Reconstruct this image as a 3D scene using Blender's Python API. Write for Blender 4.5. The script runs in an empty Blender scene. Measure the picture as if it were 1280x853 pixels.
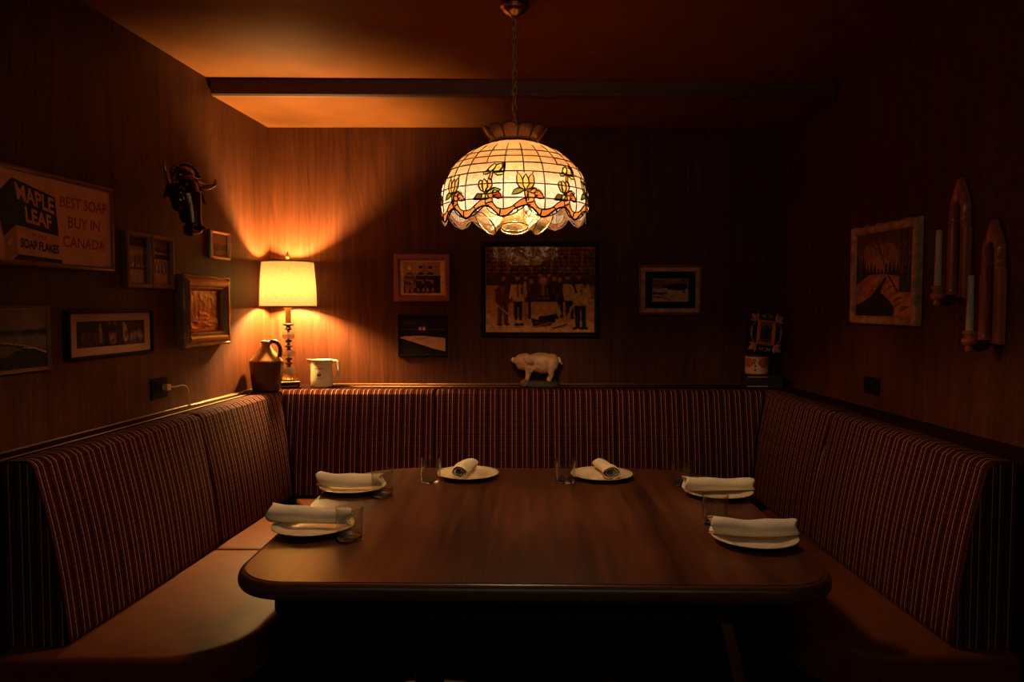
import bpy, bmesh, math, random
import numpy as np
from mathutils import Vector, Matrix
random.seed(7)
PI = math.pi
S = bpy.context.scene
COL = S.collection

# ------------------------------------------------------------------ camera, world, lights, exposure
cd = bpy.data.cameras.new('camera')
cd.sensor_fit = 'HORIZONTAL'; cd.sensor_width = 36.0
cd.lens = 950.0 / 1280.0 * 36.0
cd.clip_start = 0.05; cd.clip_end = 60
cam = bpy.data.objects.new('camera', cd); COL.objects.link(cam)
cam.location = (0, 0, 1.466)
cam.rotation_euler = (PI / 2 - math.atan(44.5 / 950.0), 0, 0)
S.camera = cam
S.view_settings.view_transform = 'Standard'
S.view_settings.look = 'None'
S.view_settings.gamma = 1.0
S.view_settings.use_curve_mapping = False
S.view_settings.exposure = 0.0
S.cycles.use_denoising = True
S.cycles.max_bounces = 10
S.cycles.diffuse_bounces = 5
S.cycles.transparent_max_bounces = 16
S.cycles.caustics_reflective = False
S.cycles.caustics_refractive = False
S.cycles.sample_clamp_indirect = 3.0

world = bpy.data.worlds.new('world'); S.world = world
world.use_nodes = True
world.node_tree.nodes['Background'].inputs[0].default_value = (1.0, 0.35, 0.15, 1)
world.node_tree.nodes['Background'].inputs[1].default_value = 0.0006

TABLE_BULB = 4800.0                      # emission of the table lamp's bulb
TABLE_TINT = (1.0, 0.61, 0.20)
PENDANT_BULB = 850.0                    # emission of each pendant bulb
PENDANT_TINT = (1.0, 0.60, 0.31)

def area(name, loc, target, size, power, color):
    l = bpy.data.lights.new(name, 'AREA'); l.shape = 'RECTANGLE'
    l.size, l.size_y = size; l.energy = power; l.color = color
    o = bpy.data.objects.new(name, l); COL.objects.link(o); o.location = loc
    o.rotation_euler = (Vector(target) - Vector(loc)).to_track_quat('-Z', 'Y').to_euler()
    return o
# added fill light, unseen, standing in for the dim dining room behind the viewer
area('dining_room_fill', (0.1, -0.5, 2.47), (0.0, 3.0, 0.6), (2.6, 0.25), 5.8, (1.0, 0.82, 0.62))

# ------------------------------------------------------------------ materials
def srgb(r, g, b):
    f = lambda c: (c / 255 / 12.92) if c / 255 <= 0.04045 else ((c / 255 + 0.055) / 1.055) ** 2.4
    return (f(r), f(g), f(b))

def new_mat(name):
    m = bpy.data.materials.new(name); m.use_nodes = True
    nt = m.node_tree; p = nt.nodes['Principled BSDF']
    return m, nt, p

def N(nt, t, **k):
    n = nt.nodes.new(t)
    for a, v in k.items(): setattr(n, a, v)
    return n

def plain(name, col, rough=0.5, metal=0.0, var=0.12, scale=30, bump=0.0, coat=0.0, sheen=0.0, spec=0.5):
    """principled surface with a procedural mottling of its own colour"""
    m, nt, p = new_mat(name)
    tc = N(nt, 'ShaderNodeTexCoord'); nz = N(nt, 'ShaderNodeTexNoise')
    nz.inputs['Scale'].default_value = scale; nz.inputs['Detail'].default_value = 4
    nt.links.new(tc.outputs['Object'], nz.inputs['Vector'])
    rp = N(nt, 'ShaderNodeValToRGB')
    a = [max(0, c * (1 - var)) for c in col]; b = [min(1, c * (1 + var)) for c in col]
    rp.color_ramp.elements[0].position = 0.3; rp.color_ramp.elements[0].color = (*a, 1)
    rp.color_ramp.elements[1].position = 0.7; rp.color_ramp.elements[1].color = (*b, 1)
    nt.links.new(nz.outputs['Fac'], rp.inputs[0]); nt.links.new(rp.outputs[0], p.inputs['Base Color'])
    p.inputs['Roughness'].default_value = rough; p.inputs['Metallic'].default_value = metal; p.inputs['Specular IOR Level'].default_value = spec
    p.inputs['Coat Weight'].default_value = coat; p.inputs['Coat Roughness'].default_value = 0.05
    p.inputs['Sheen Weight'].default_value = sheen
    if bump:
        bp = N(nt, 'ShaderNodeBump'); bp.inputs['Strength'].default_value = bump; bp.inputs['Distance'].default_value = 0.004
        nt.links.new(nz.outputs['Fac'], bp.inputs['Height']); nt.links.new(bp.outputs[0], p.inputs['Normal'])
    return m

def wood(name, dark, light, stretch=(45, 45, 1.6), rough=0.45, bump=0.05, coat=0.0, seam=None, spec=0.5):
    m, nt, p = new_mat(name)
    tc = N(nt, 'ShaderNodeTexCoord'); mp = N(nt, 'ShaderNodeMapping')
    mp.inputs['Scale'].default_value = stretch
    nt.links.new(tc.outputs['Object'], mp.inputs['Vector'])
    n1 = N(nt, 'ShaderNodeTexNoise'); n1.inputs['Scale'].default_value = 1.0; n1.inputs['Detail'].default_value = 6
    n1.inputs['Roughness'].default_value = 0.65; n1.inputs['Distortion'].default_value = 0.4
    nt.links.new(mp.outputs[0], n1.inputs['Vector'])
    mp2 = N(nt, 'ShaderNodeMapping'); mp2.inputs['Scale'].default_value = tuple(s * 0.13 for s in stretch)
    nt.links.new(tc.outputs['Object'], mp2.inputs['Vector'])
    n2 = N(nt, 'ShaderNodeTexNoise'); n2.inputs['Scale'].default_value = 1.0; n2.inputs['Detail'].default_value = 3
    n2.inputs['Distortion'].default_value = 1.2
    nt.links.new(mp2.outputs[0], n2.inputs['Vector'])
    mx = N(nt, 'ShaderNodeMath', operation='MULTIPLY_ADD'); mx.inputs[1].default_value = 0.55
    nt.links.new(n1.outputs['Fac'], mx.inputs[0])
    m2 = N(nt, 'ShaderNodeMath', operation='MULTIPLY'); m2.inputs[1].default_value = 0.45
    nt.links.new(n2.outputs['Fac'], m2.inputs[0]); nt.links.new(m2.outputs[0], mx.inputs[2])
    rp = N(nt, 'ShaderNodeValToRGB')
    rp.color_ramp.elements[0].position = 0.34; rp.color_ramp.elements[0].color = (*dark, 1)
    rp.color_ramp.elements[1].position = 0.66; rp.color_ramp.elements[1].color = (*light, 1)
    nt.links.new(mx.outputs[0], rp.inputs[0])
    nt.links.new(rp.outputs[0], p.inputs['Base Color'])
    p.inputs['Roughness'].default_value = rough; p.inputs['Specular IOR Level'].default_value = spec
    p.inputs['Coat Weight'].default_value = coat; p.inputs['Coat Roughness'].default_value = 0.15
    if bump:
        bp = N(nt, 'ShaderNodeBump'); bp.inputs['Strength'].default_value = bump; bp.inputs['Distance'].default_value = 0.002
        nt.links.new(n1.outputs['Fac'], bp.inputs['Height']); nt.links.new(bp.outputs[0], p.inputs['Normal'])
    return m

def stripe_fabric():
    m, nt, p = new_mat('striped_upholstery')
    uv = N(nt, 'ShaderNodeUVMap'); uv.uv_map = 'UVMap'
    sp = N(nt, 'ShaderNodeSeparateXYZ'); nt.links.new(uv.outputs[0], sp.inputs[0])
    def frac(sock, period):
        d = N(nt, 'ShaderNodeMath', operation='DIVIDE'); d.inputs[1].default_value = period
        nt.links.new(sock, d.inputs[0])
        f = N(nt, 'ShaderNodeMath', operation='FRACT'); nt.links.new(d.outputs[0], f.inputs[0]); return f.outputs[0]
    maroon = (0.070, 0.0090, 0.0036); black = (0.018, 0.0030, 0.0018)
    pale = (0.46, 0.34, 0.30); rust = (0.110, 0.0155, 0.0052); tan = (0.20, 0.10, 0.075)
    P = 0.056
    stops = [(0.0, pale, .0022), (0.0022, black, 0), ]
    seq = [(0.0, pale), (0.0018, black), (0.0100, rust), (0.0116, maroon), (0.0140, rust), (0.0156, maroon),
           (0.0210, pale), (0.0228, maroon), (0.0285, rust), (0.0300, black), (0.0340, tan), (0.0350, black),
           (0.0440, rust), (0.0456, maroon), (0.0480, rust), (0.0496, maroon), (0.0535, tan), (0.0545, black)]
    rp = N(nt, 'ShaderNodeValToRGB'); cr = rp.color_ramp; cr.interpolation = 'CONSTANT'
    cr.elements[0].position = 0; cr.elements[0].color = (*seq[0][1], 1)
    cr.elements[1].position = seq[1][0] / P; cr.elements[1].color = (*seq[1][1], 1)
    for pos, c in seq[2:]:
        e = cr.elements.new(pos / P); e.color = (*c, 1)
    nt.links.new(frac(sp.outputs['X'], P), rp.inputs[0])
    # cross threads
    r2 = N(nt, 'ShaderNodeValToRGB'); c2 = r2.color_ramp; c2.interpolation = 'CONSTANT'
    c2.elements[0].position = 0; c2.elements[0].color = (1.7, 1.5, 1.3, 1)
    c2.elements[1].position = 0.05; c2.elements[1].color = (0.85, 0.85, 0.85, 1)
    e = c2.elements.new(0.40); e.color = (1.35, 1.25, 1.15, 1)
    e = c2.elements.new(0.44); e.color = (1, 1, 1, 1)
    e = c2.elements.new(0.72); e.color = (0.7, 0.7, 0.7, 1)
    nt.links.new(frac(sp.outputs['Y'], 0.034), r2.inputs[0])
    mx = N(nt, 'ShaderNodeMix', data_type='RGBA', blend_type='MULTIPLY'); mx.inputs[0].default_value = 0.8
    nt.links.new(rp.outputs[0], mx.inputs[6]); nt.links.new(r2.outputs[0], mx.inputs[7])
    nz = N(nt, 'ShaderNodeTexNoise'); nz.inputs['Scale'].default_value = 260; nz.inputs['Detail'].default_value = 2
    nt.links.new(uv.outputs[0], nz.inputs['Vector'])
    r3 = N(nt, 'ShaderNodeValToRGB')
    r3.color_ramp.elements[0].color = (0.55, 0.55, 0.55, 1); r3.color_ramp.elements[1].color = (1.4, 1.4, 1.4, 1)
    nt.links.new(nz.outputs['Fac'], r3.inputs[0])
    m3 = N(nt, 'ShaderNodeMix', data_type='RGBA', blend_type='MULTIPLY'); m3.inputs[0].default_value = 1
    nt.links.new(mx.outputs[2], m3.inputs[6]); nt.links.new(r3.outputs[0], m3.inputs[7])
    nt.links.new(m3.outputs[2], p.inputs['Base Color'])
    p.inputs['Roughness'].default_value = 0.9; p.inputs['Specular IOR Level'].default_value = 0.05; p.inputs['Sheen Weight'].default_value = 0.0
    p.inputs['Sheen Tint'].default_value = (0.6, 0.2, 0.1, 1)
    bp = N(nt, 'ShaderNodeBump'); bp.inputs['Strength'].default_value = 0.3; bp.inputs['Distance'].default_value = 0.001
    nt.links.new(nz.outputs['Fac'], bp.inputs['Height']); nt.links.new(bp.outputs[0], p.inputs['Normal'])
    return m

def color_attr_mat(name, rough=0.5, coat=0.0, coat_rough=0.02, noise=0.0):
    m, nt, p = new_mat(name)
    a = N(nt, 'ShaderNodeVertexColor'); a.layer_name = 'Col'
    nt.links.new(a.outputs[0], p.inputs['Base Color'])
    p.inputs['Roughness'].default_value = rough
    p.inputs['Coat Weight'].default_value = coat; p.inputs['Coat Roughness'].default_value = coat_rough
    return m

def art_glass(name, attr=True, col=(1, .8, .5), trans=0.8, gloss=0.06, dens=1.0, grain=55):
    """opalescent sheet glass: lets light through diffusely, with a faint sheen"""
    m = bpy.data.materials.new(name); m.use_nodes = True; nt = m.node_tree; nt.nodes.clear()
    out = N(nt, 'ShaderNodeOutputMaterial')
    tr = N(nt, 'ShaderNodeBsdfTranslucent'); df = N(nt, 'ShaderNodeBsdfDiffuse'); gl = N(nt, 'ShaderNodeBsdfGlossy')
    gl.inputs['Roughness'].default_value = 0.15
    m1 = N(nt, 'ShaderNodeMixShader'); m1.inputs[0].default_value = trans
    m2 = N(nt, 'ShaderNodeMixShader'); m2.inputs[0].default_value = gloss
    if attr:
        a = N(nt, 'ShaderNodeVertexColor'); a.layer_name = 'Col'; src = a.outputs[0]
    else:
        a = N(nt, 'ShaderNodeRGB'); a.outputs[0].default_value = (*col, 1); src = a.outputs[0]
    tc = N(nt, 'ShaderNodeTexCoord'); nz = N(nt, 'ShaderNodeTexNoise'); nz.inputs['Scale'].default_value = grain
    nz.inputs['Detail'].default_value = 5; nz.inputs['Distortion'].default_value = 1.5
    nt.links.new(tc.outputs['Object'], nz.inputs['Vector'])
    rp = N(nt, 'ShaderNodeValToRGB')
    rp.color_ramp.elements[0].position = .3; rp.color_ramp.elements[0].color = (.68, .64, .58, 1)
    rp.color_ramp.elements[1].position = .7; rp.color_ramp.elements[1].color = (1, 1, 1, 1)
    nt.links.new(nz.outputs['Fac'], rp.inputs[0])
    mu = N(nt, 'ShaderNodeMix', data_type='RGBA', blend_type='MULTIPLY'); mu.inputs[0].default_value = 1
    nt.links.new(src, mu.inputs[6]); nt.links.new(rp.outputs[0], mu.inputs[7])
    dn = N(nt, 'ShaderNodeMix', data_type='RGBA', blend_type='MULTIPLY'); dn.inputs[0].default_value = 1
    dn.inputs[7].default_value = (dens, dens, dens, 1)
    nt.links.new(mu.outputs[2], dn.inputs[6])
    nt.links.new(dn.outputs[2], tr.inputs[0]); nt.links.new(mu.outputs[2], df.inputs[0])
    nt.links.new(df.outputs[0], m1.inputs[1]); nt.links.new(tr.outputs[0], m1.inputs[2])
    nt.links.new(m1.outputs[0], m2.inputs[1]); nt.links.new(gl.outputs[0], m2.inputs[2])
    nt.links.new(m2.outputs[0], out.inputs[0])
    return m

def thin_glass(name, tint=(1, 1, 1), ior=1.5, rough=0.02, dirt=0.0):
    """thin clear glass wall: transparent with a fresnel reflection"""
    m = bpy.data.materials.new(name); m.use_nodes = True; nt = m.node_tree; nt.nodes.clear()
    out = N(nt, 'ShaderNodeOutputMaterial'); tp = N(nt, 'ShaderNodeBsdfTransparent'); tp.inputs[0].default_value = (*tint, 1)
    gl = N(nt, 'ShaderNodeBsdfGlossy'); gl.inputs['Roughness'].default_value = rough
    lw = N(nt, 'ShaderNodeLayerWeight'); lw.inputs[0].default_value = 0.5
    pw = N(nt, 'ShaderNodeMath', operation='POWER'); pw.inputs[1].default_value = 3.0
    fr = N(nt, 'ShaderNodeMath', operation='MULTIPLY_ADD'); fr.inputs[1].default_value = 0.85; fr.inputs[2].default_value = 0.05
    nt.links.new(lw.outputs['Facing'], pw.inputs[0]); nt.links.new(pw.outputs[0], fr.inputs[0])
    mx = N(nt, 'ShaderNodeMixShader')
    nt.links.new(fr.outputs[0], mx.inputs[0]); nt.links.new(tp.outputs[0], mx.inputs[1]); nt.links.new(gl.outputs[0], mx.inputs[2])
    nt.links.new(mx.outputs[0], out.inputs[0])
    return m

def solid_glass(name, tint=(1, 1, 1)):
    m, nt, p = new_mat(name)
    p.inputs['Base Color'].default_value = (*tint, 1); p.inputs['Roughness'].default_value = 0.02
    p.inputs['Transmission Weight'].default_value = 1.0; p.inputs['IOR'].default_value = 1.5
    return m

def emitter(name, col, strength):
    m = bpy.data.materials.new(name); m.use_nodes = True; nt = m.node_tree; nt.nodes.clear()
    out = N(nt, 'ShaderNodeOutputMaterial'); e = N(nt, 'ShaderNodeEmission')
    e.inputs[0].default_value = (*col, 1); e.inputs[1].default_value = strength
    nt.links.new(e.outputs[0], out.inputs[0]); return m

def cathedral(m):
    """lay a broad flame-grain figure over a straight-grained veneer"""
    nt = m.node_tree; p = nt.nodes['Principled BSDF']; src = p.inputs['Base Color'].links[0].from_socket
    tc = N(nt, 'ShaderNodeTexCoord'); mp = N(nt, 'ShaderNodeMapping'); mp.inputs['Scale'].default_value = (3.0, 3.0, 0.42)
    nt.links.new(tc.outputs['Object'], mp.inputs['Vector'])
    wv = N(nt, 'ShaderNodeTexNoise'); wv.inputs['Scale'].default_value = 1.0; wv.inputs['Detail'].default_value = 1.5; wv.inputs['Distortion'].default_value = 0.5
    nt.links.new(mp.outputs[0], wv.inputs['Vector'])
    mu = N(nt, 'ShaderNodeMath', operation='MULTIPLY'); mu.inputs[1].default_value = 26.0; nt.links.new(wv.outputs['Fac'], mu.inputs[0])
    fr = N(nt, 'ShaderNodeMath', operation='FRACT'); nt.links.new(mu.outputs[0], fr.inputs[0])
    rp = N(nt, 'ShaderNodeValToRGB'); e = rp.color_ramp.elements
    e[0].position = 0.0; e[0].color = (0.78, 0.74, 0.70, 1); e[1].position = 0.30; e[1].color = (1.06, 1.06, 1.06, 1)
    x = rp.color_ramp.elements.new(0.85); x.color = (1.0, 1.0, 1.0, 1); x = rp.color_ramp.elements.new(1.0); x.color = (0.78, 0.74, 0.70, 1)
    nt.links.new(fr.outputs[0], rp.inputs[0])
    mx = N(nt, 'ShaderNodeMix', data_type='RGBA', blend_type='MULTIPLY'); mx.inputs[0].default_value = 0.8
    nt.links.new(src, mx.inputs[6]); nt.links.new(rp.outputs[0], mx.inputs[7]); nt.links.new(mx.outputs[2], p.inputs['Base Color'])

M = {}
M['wall'] = wood('wall_veneer', (0.049, 0.0122, 0.0040), (0.112, 0.0308, 0.0102), (85, 85, 3.0), 0.5, 0.05, spec=0.18)
cathedral(M['wall'])
M['ceiling'] = plain('ceiling_varnish', (0.19, 0.064, 0.0180), 0.5, 0, 0.10, 6, 0.02, spec=0.05)
M['beam'] = wood('beam_wood', (0.07, 0.02, 0.008), (0.12, 0.04, 0.015), (1.5, 40, 40), 0.5, 0.05)
M['floor'] = wood('floor_boards', (0.006, 0.003, 0.002), (0.012, 0.005, 0.003), (30, 2, 30), 0.8, 0.05, spec=0.05)
M['ledge'] = wood('ledge_wood', (0.016, 0.0046, 0.0018), (0.034, 0.010, 0.0036), (30, 3, 30), 0.7, 0.03, spec=0.03)
M['bead'] = plain('brass_bead', (0.34, 0.17, 0.06), 0.5, 0.5, 0.1, 40)
M['fabric'] = stripe_fabric()
M['piping'] = plain('dark_piping', (0.06, 0.012, 0.007), 0.8, 0, 0.2, 60)
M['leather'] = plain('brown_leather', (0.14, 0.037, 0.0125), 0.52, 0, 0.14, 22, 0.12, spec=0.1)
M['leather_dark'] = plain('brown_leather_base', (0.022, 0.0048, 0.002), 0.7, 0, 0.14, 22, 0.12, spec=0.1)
M['table'] = wood('table_veneer', (0.020, 0.0060, 0.0026), (0.155, 0.050, 0.0200), (30, 1.6, 30), 0.31, 0.02, spec=0.62)
M['table_edge'] = wood('table_edge_wood', (0.065, 0.022, 0.009), (0.13, 0.044, 0.017), (8, 8, 40), 0.32, 0.03)
M['table_dark'] = plain('table_dark_wood', (0.014, 0.007, 0.004), 0.6, 0, 0.2, 30, spec=0.25)
M['china'] = plain('white_china', (0.80, 0.68, 0.49), 0.22, 0, 0.03, 12)
M['linen'] = plain('napkin_linen', (0.86, 0.77, 0.58), 0.9, 0, 0.06, 160, 0.15)
M['tumbler'] = thin_glass('tumbler_glass', (0.93, 0.93, 0.91))
M['tumbler_base'] = solid_glass('tumbler_base_glass', (0.96, 0.96, 0.94))
M['brass'] = plain('aged_brass', (0.55, 0.34, 0.14), 0.28, 1.0, 0.15, 40)
M['bronze'] = plain('dark_bronze', (0.10, 0.05, 0.022), 0.35, 0.9, 0.2, 40)
M['lead'] = plain('dark_lead_came', (0.02, 0.015, 0.012), 0.6, 0.3, 0.2, 60)
M['gold'] = plain('gilt', (0.80, 0.52, 0.22), 0.30, 0.9, 0.12, 35, 0.1)
M['gilt_wood'] = plain('gilt_wood', (0.34, 0.16, 0.055), 0.34, 0.6, 0.3, 24, 0.15)
M['frame_red'] = wood('reddish_frame_wood', (0.22, 0.06, 0.02), (0.36, 0.11, 0.035), (14, 14, 14), 0.4, 0.03)
M['frame_brown'] = wood('brown_frame_wood', (0.13, 0.045, 0.018), (0.24, 0.085, 0.03), (18, 18, 18), 0.45, 0.04)
M['frame_black'] = plain('black_frame', (0.007, 0.004, 0.003), 0.5, 0, 0.2, 30, spec=0.15)
M['frame_pale'] = plain('worn_pale_frame', (0.58, 0.29, 0.14), 0.6, 0, 0.4, 28, 0.3)
M['mat_board'] = plain('tan_mat_board', (0.46, 0.20, 0.09), 0.8, 0, 0.06, 14)
M['picture'] = color_attr_mat('photo_print', 0.6, 0.12, 0.08)
M['glazed'] = color_attr_mat('glazed_picture', 0.6, 0.9, 0.03)
for _k in ('picture', 'glazed'): M[_k].node_tree.nodes['Principled BSDF'].inputs['Specular IOR Level'].default_value = 0.15
M['print'] = color_attr_mat('matte_print', 0.6, 0.15, 0.2)
M['black_plastic'] = plain('black_plastic', (0.006, 0.005, 0.005), 0.55, 0, 0.1, 30, spec=0.12)
M['cord'] = plain('clear_gold_cord', (0.60, 0.36, 0.15), 0.3, 0.3, 0.1, 60)
M['stone_dark'] = plain('brown_salt_glaze', (0.085, 0.026, 0.011), 0.28, 0, 0.35, 14, 0.05)
M['stone_light'] = plain('tan_salt_glaze', (0.36, 0.15, 0.055), 0.25, 0, 0.2, 20, 0.05)
M['cream'] = plain('cream_ironstone', (0.75, 0.60, 0.36), 0.25, 0, 0.05, 9)
M['ink'] = plain('dark_transfer_ink', (0.10, 0.03, 0.02), 0.4, 0, 0.05, 9)
M['shade_fabric'] = art_glass('linen_lampshade', False, (0.80, 0.56, 0.30), 0.62, 0.0, 0.0225, 150)
M['shade_trim'] = plain('shade_trim_tape', (0.45, 0.27, 0.10), 0.8, 0, 0.1, 60)
M['bull'] = plain('dark_cast_metal', (0.11, 0.055, 0.034), 0.20, 0.9, 0.3, 30, 0.1)
M['horn'] = plain('polished_horn_metal', (0.42, 0.24, 0.15), 0.22, 0.9, 0.2, 30)
M['pig'] = plain('worn_painted_pig', (0.62, 0.34, 0.17), 0.5, 0, 0.28, 26, 0.1)
M['pig_pale'] = plain('pale_pig_paint', (0.80, 0.66, 0.56), 0.5, 0, 0.1, 26)
M['pig_base'] = plain('dark_figurine_base', (0.035, 0.025, 0.018), 0.6, 0, 0.3, 40, 0.3)
M['rock'] = plain('brown_rock', (0.22, 0.10, 0.05), 0.8, 0, 0.35, 60, 0.5)
M['sconce'] = wood('sconce_wood', (0.34, 0.085, 0.026), (0.55, 0.15, 0.048), (30, 30, 3), 0.3, 0.03, 0.3)
M['sconce_dark'] = plain('sconce_dark_wood', (0.035, 0.010, 0.005), 0.4, 0, 0.2, 30)
M['wax'] = plain('cream_wax', (0.62, 0.42, 0.28), 0.5, 0, 0.05, 20)
M['copper_leaf'] = plain('copper_leaf_tin', (0.60, 0.22, 0.09), 0.45, 0.35, 0.3, 50, 0.2)
M['can_label'] = color_attr_mat('can_label', 0.45)
M['tin'] = plain('dark_tin', (0.08, 0.06, 0.045), 0.4, 0.6, 0.2, 30)
M['book_black'] = plain('black_book_cloth', (0.012, 0.010, 0.010), 0.7, 0, 0.2, 60)
M['paper'] = plain('aged_paper', (0.45, 0.26, 0.16), 0.8, 0, 0.1, 60)
M['sign_red'] = plain('sign_red_paint', (0.50, 0.060, 0.030), 0.5, 0, 0.08, 20)
M['sign_cream'] = plain('sign_cream_paint', (0.88, 0.34, 0.145), 0.5, 0, 0.10, 14)
M['sign_navy'] = plain('sign_dark_paint', (0.010, 0.007, 0.009), 0.5, 0, 0.08, 20)
M['art_glass'] = art_glass('stained_glass', True, trans=0.92, gloss=0.03, dens=0.20)
M['cup_glass'] = art_glass('amber_cup_glass', False, (0.95, 0.70, 0.38), 0.80, 0.12, 0.16)
_nt = M['cup_glass'].node_tree                                     # the cups are half clear
_o = [n for n in _nt.nodes if n.type == 'OUTPUT_MATERIAL'][0]; _src = _o.inputs[0].links[0].from_socket
_tp = N(_nt, 'ShaderNodeBsdfTransparent'); _tp.inputs[0].default_value = (1.0, 0.86, 0.62, 1)
_mx = N(_nt, 'ShaderNodeMixShader'); _mx.inputs[0].default_value = 0.62
_nt.links.new(_src, _mx.inputs[1]); _nt.links.new(_tp.outputs[0], _mx.inputs[2]); _nt.links.new(_mx.outputs[0], _o.inputs[0])
M['crown_glass'] = art_glass('crown_glass', True, trans=0.75, gloss=0.05, dens=0.9)

# ------------------------------------------------------------------ mesh helpers
def link(name, me, mat, parent=None, smooth=False, kind=None):
    o = bpy.data.objects.new(name, me); COL.objects.link(o)
    if mat is not None:
        for mm in (mat if isinstance(mat, (list, tuple)) else [mat]): me.materials.append(mm)
    if smooth:
        me.polygons.foreach_set('use_smooth', [True] * len(me.polygons))
    if parent is not None: o.parent = parent
    if kind: o['kind'] = kind
    return o

def obj(name, bm, mat, parent=None, smooth=False, kind=None, bevel=0.0, seg=2, auto=None):
    if bevel:
        es = [e for e in bm.edges if len(e.link_faces) == 2 and e.calc_face_angle(0) > 0.5]
        if es: bmesh.ops.bevel(bm, geom=es, offset=bevel, segments=seg, affect='EDGES', profile=0.5, clamp_overlap=True)
    bmesh.ops.recalc_face_normals(bm, faces=bm.faces)
    me = bpy.data.meshes.new(name); bm.to_mesh(me); bm.free()
    o = link(name, me, mat, parent, smooth, kind)
    if auto is not None:
        me.polygons.foreach_set('use_smooth', [True] * len(me.polygons))
        me.set_sharp_from_angle(angle=math.radians(auto))
    return o

def tag(o, label, cat, group=None):
    o['label'] = label; o['category'] = cat
    if group: o['group'] = group
    return o

def thing(name, label, cat, loc=(0, 0, 0), rotz=0.0, group=None):
    o = bpy.data.objects.new(name, None); COL.objects.link(o)
    o.empty_display_size = 0.05
    o.location = loc; o.rotation_euler = (0, 0, rotz)
    return tag(o, label, cat, group)

def dup(root, label, loc, rotz, group=None):
    r = root.copy(); COL.objects.link(r); r.location = loc; r.rotation_euler = (0, 0, rotz); r['label'] = label
    for ch in list(root.children):
        c = ch.copy(); COL.objects.link(c); c.parent = r
        for g in ch.children:
            d = g.copy(); COL.objects.link(d); d.parent = c
    return r

def box(bm, x0, x1, y0, y1, z0, z1, mi=0):
    v = [bm.verts.new(p) for p in ((x0, y0, z0), (x1, y0, z0), (x1, y1, z0), (x0, y1, z0), (x0, y0, z1), (x1, y0, z1), (x1, y1, z1), (x0, y1, z1))]
    for f in ((0, 3, 2, 1), (4, 5, 6, 7), (0, 1, 5, 4), (1, 2, 6, 5), (2, 3, 7, 6), (3, 0, 4, 7)):
        bm.faces.new([v[i] for i in f]).material_index = mi

def prism(bm, poly, z0, z1, mi=0):
    """vertical prism over a 2-D outline"""
    a = [bm.verts.new((x, y, z0)) for x, y in poly]; b = [bm.verts.new((x, y, z1)) for x, y in poly]
    n = len(poly)
    bm.faces.new(a[::-1]).material_index = mi; bm.faces.new(b).material_index = mi
    for i in range(n):
        bm.faces.new((a[i], a[(i + 1) % n], b[(i + 1) % n], b[i])).material_index = mi

def slab_xz(bm, poly, y0, y1, mi=0):
    """prism over an outline in the x-z plane (for wall pieces)"""
    a = [bm.verts.new((x, y0, z)) for x, z in poly]; b = [bm.verts.new((x, y1, z)) for x, z in poly]
    n = len(poly)
    bm.faces.new(a).material_index = mi; bm.faces.new(b[::-1]).material_index = mi
    for i in range(n):
        bm.faces.new((a[i], b[i], b[(i + 1) % n], a[(i + 1) % n])).material_index = mi

def lathe(bm, prof, seg=40, c=(0, 0, 0), mi=0, sq=None):
    rings = []
    for r, z in prof:
        if r < 1e-6: rings.append([bm.verts.new((c[0], c[1], c[2] + z))])
        else: rings.append([bm.verts.new((c[0] + r * math.cos(2 * PI * i / seg), c[1] + r * math.sin(2 * PI * i / seg), c[2] + z)) for i in range(seg)])
    for a, b in zip(rings, rings[1:]):
        for i in range(seg):
            j = (i + 1) % seg
            if len(a) == 1 and len(b) == 1: continue
            if len(a) == 1: f = bm.faces.new((a[0], b[i], b[j]))
            elif len(b) == 1: f = bm.faces.new((a[i], a[j], b[0]))
            else: f = bm.faces.new((a[i], a[j], b[j], b[i]))
            f.material_index = mi

def tube(bm, pts, r, seg=8, closed=False, cap=True, mi=0, flat=1.0):
    pts = [Vector(p) for p in pts]; n = len(pts)
    rs = r if isinstance(r, (list, tuple)) else [r] * n
    rings = []; up = None
    for i, p in enumerate(pts):
        if closed: d = pts[(i + 1) % n] - pts[i - 1]
        else: d = pts[min(i + 1, n - 1)] - pts[max(i - 1, 0)]
        if d.length < 1e-9: d = Vector((0, 0, 1))
        d.normalize()
        if up is None:
            up = Vector((0, 0, 1)) if abs(d.z) < 0.9 else Vector((1, 0, 0))
        s = d.cross(up)
        if s.length < 1e-6: s = d.orthogonal()
        s.normalize(); up = s.cross(d).normalized()
        rings.append([bm.verts.new(p + (s * math.cos(2 * PI * k / seg) + up * math.sin(2 * PI * k / seg) * flat) * rs[i]) for k in range(seg)])
    m = n if closed else n - 1
    for i in range(m):
        a = rings[i]; b = rings[(i + 1) % n]
        for k in range(seg):
            bm.faces.new((a[k], a[(k + 1) % seg], b[(k + 1) % seg], b[k])).material_index = mi
    if cap and not closed:
        bm.faces.new(rings[0][::-1]).material_index = mi; bm.faces.new(rings[-1]).material_index = mi

def ball(bm, c, r, u=16, v=10, rot=None):
    rx, ry, rz = r if isinstance(r, (list, tuple)) else (r, r, r)
    m = Matrix.Translation(c) @ (rot.to_4x4() if rot else Matrix.Identity(4)) @ Matrix.Diagonal((rx, ry, rz, 1))
    bmesh.ops.create_uvsphere(bm, u_segments=u, v_segments=v, radius=1, matrix=m)

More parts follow.
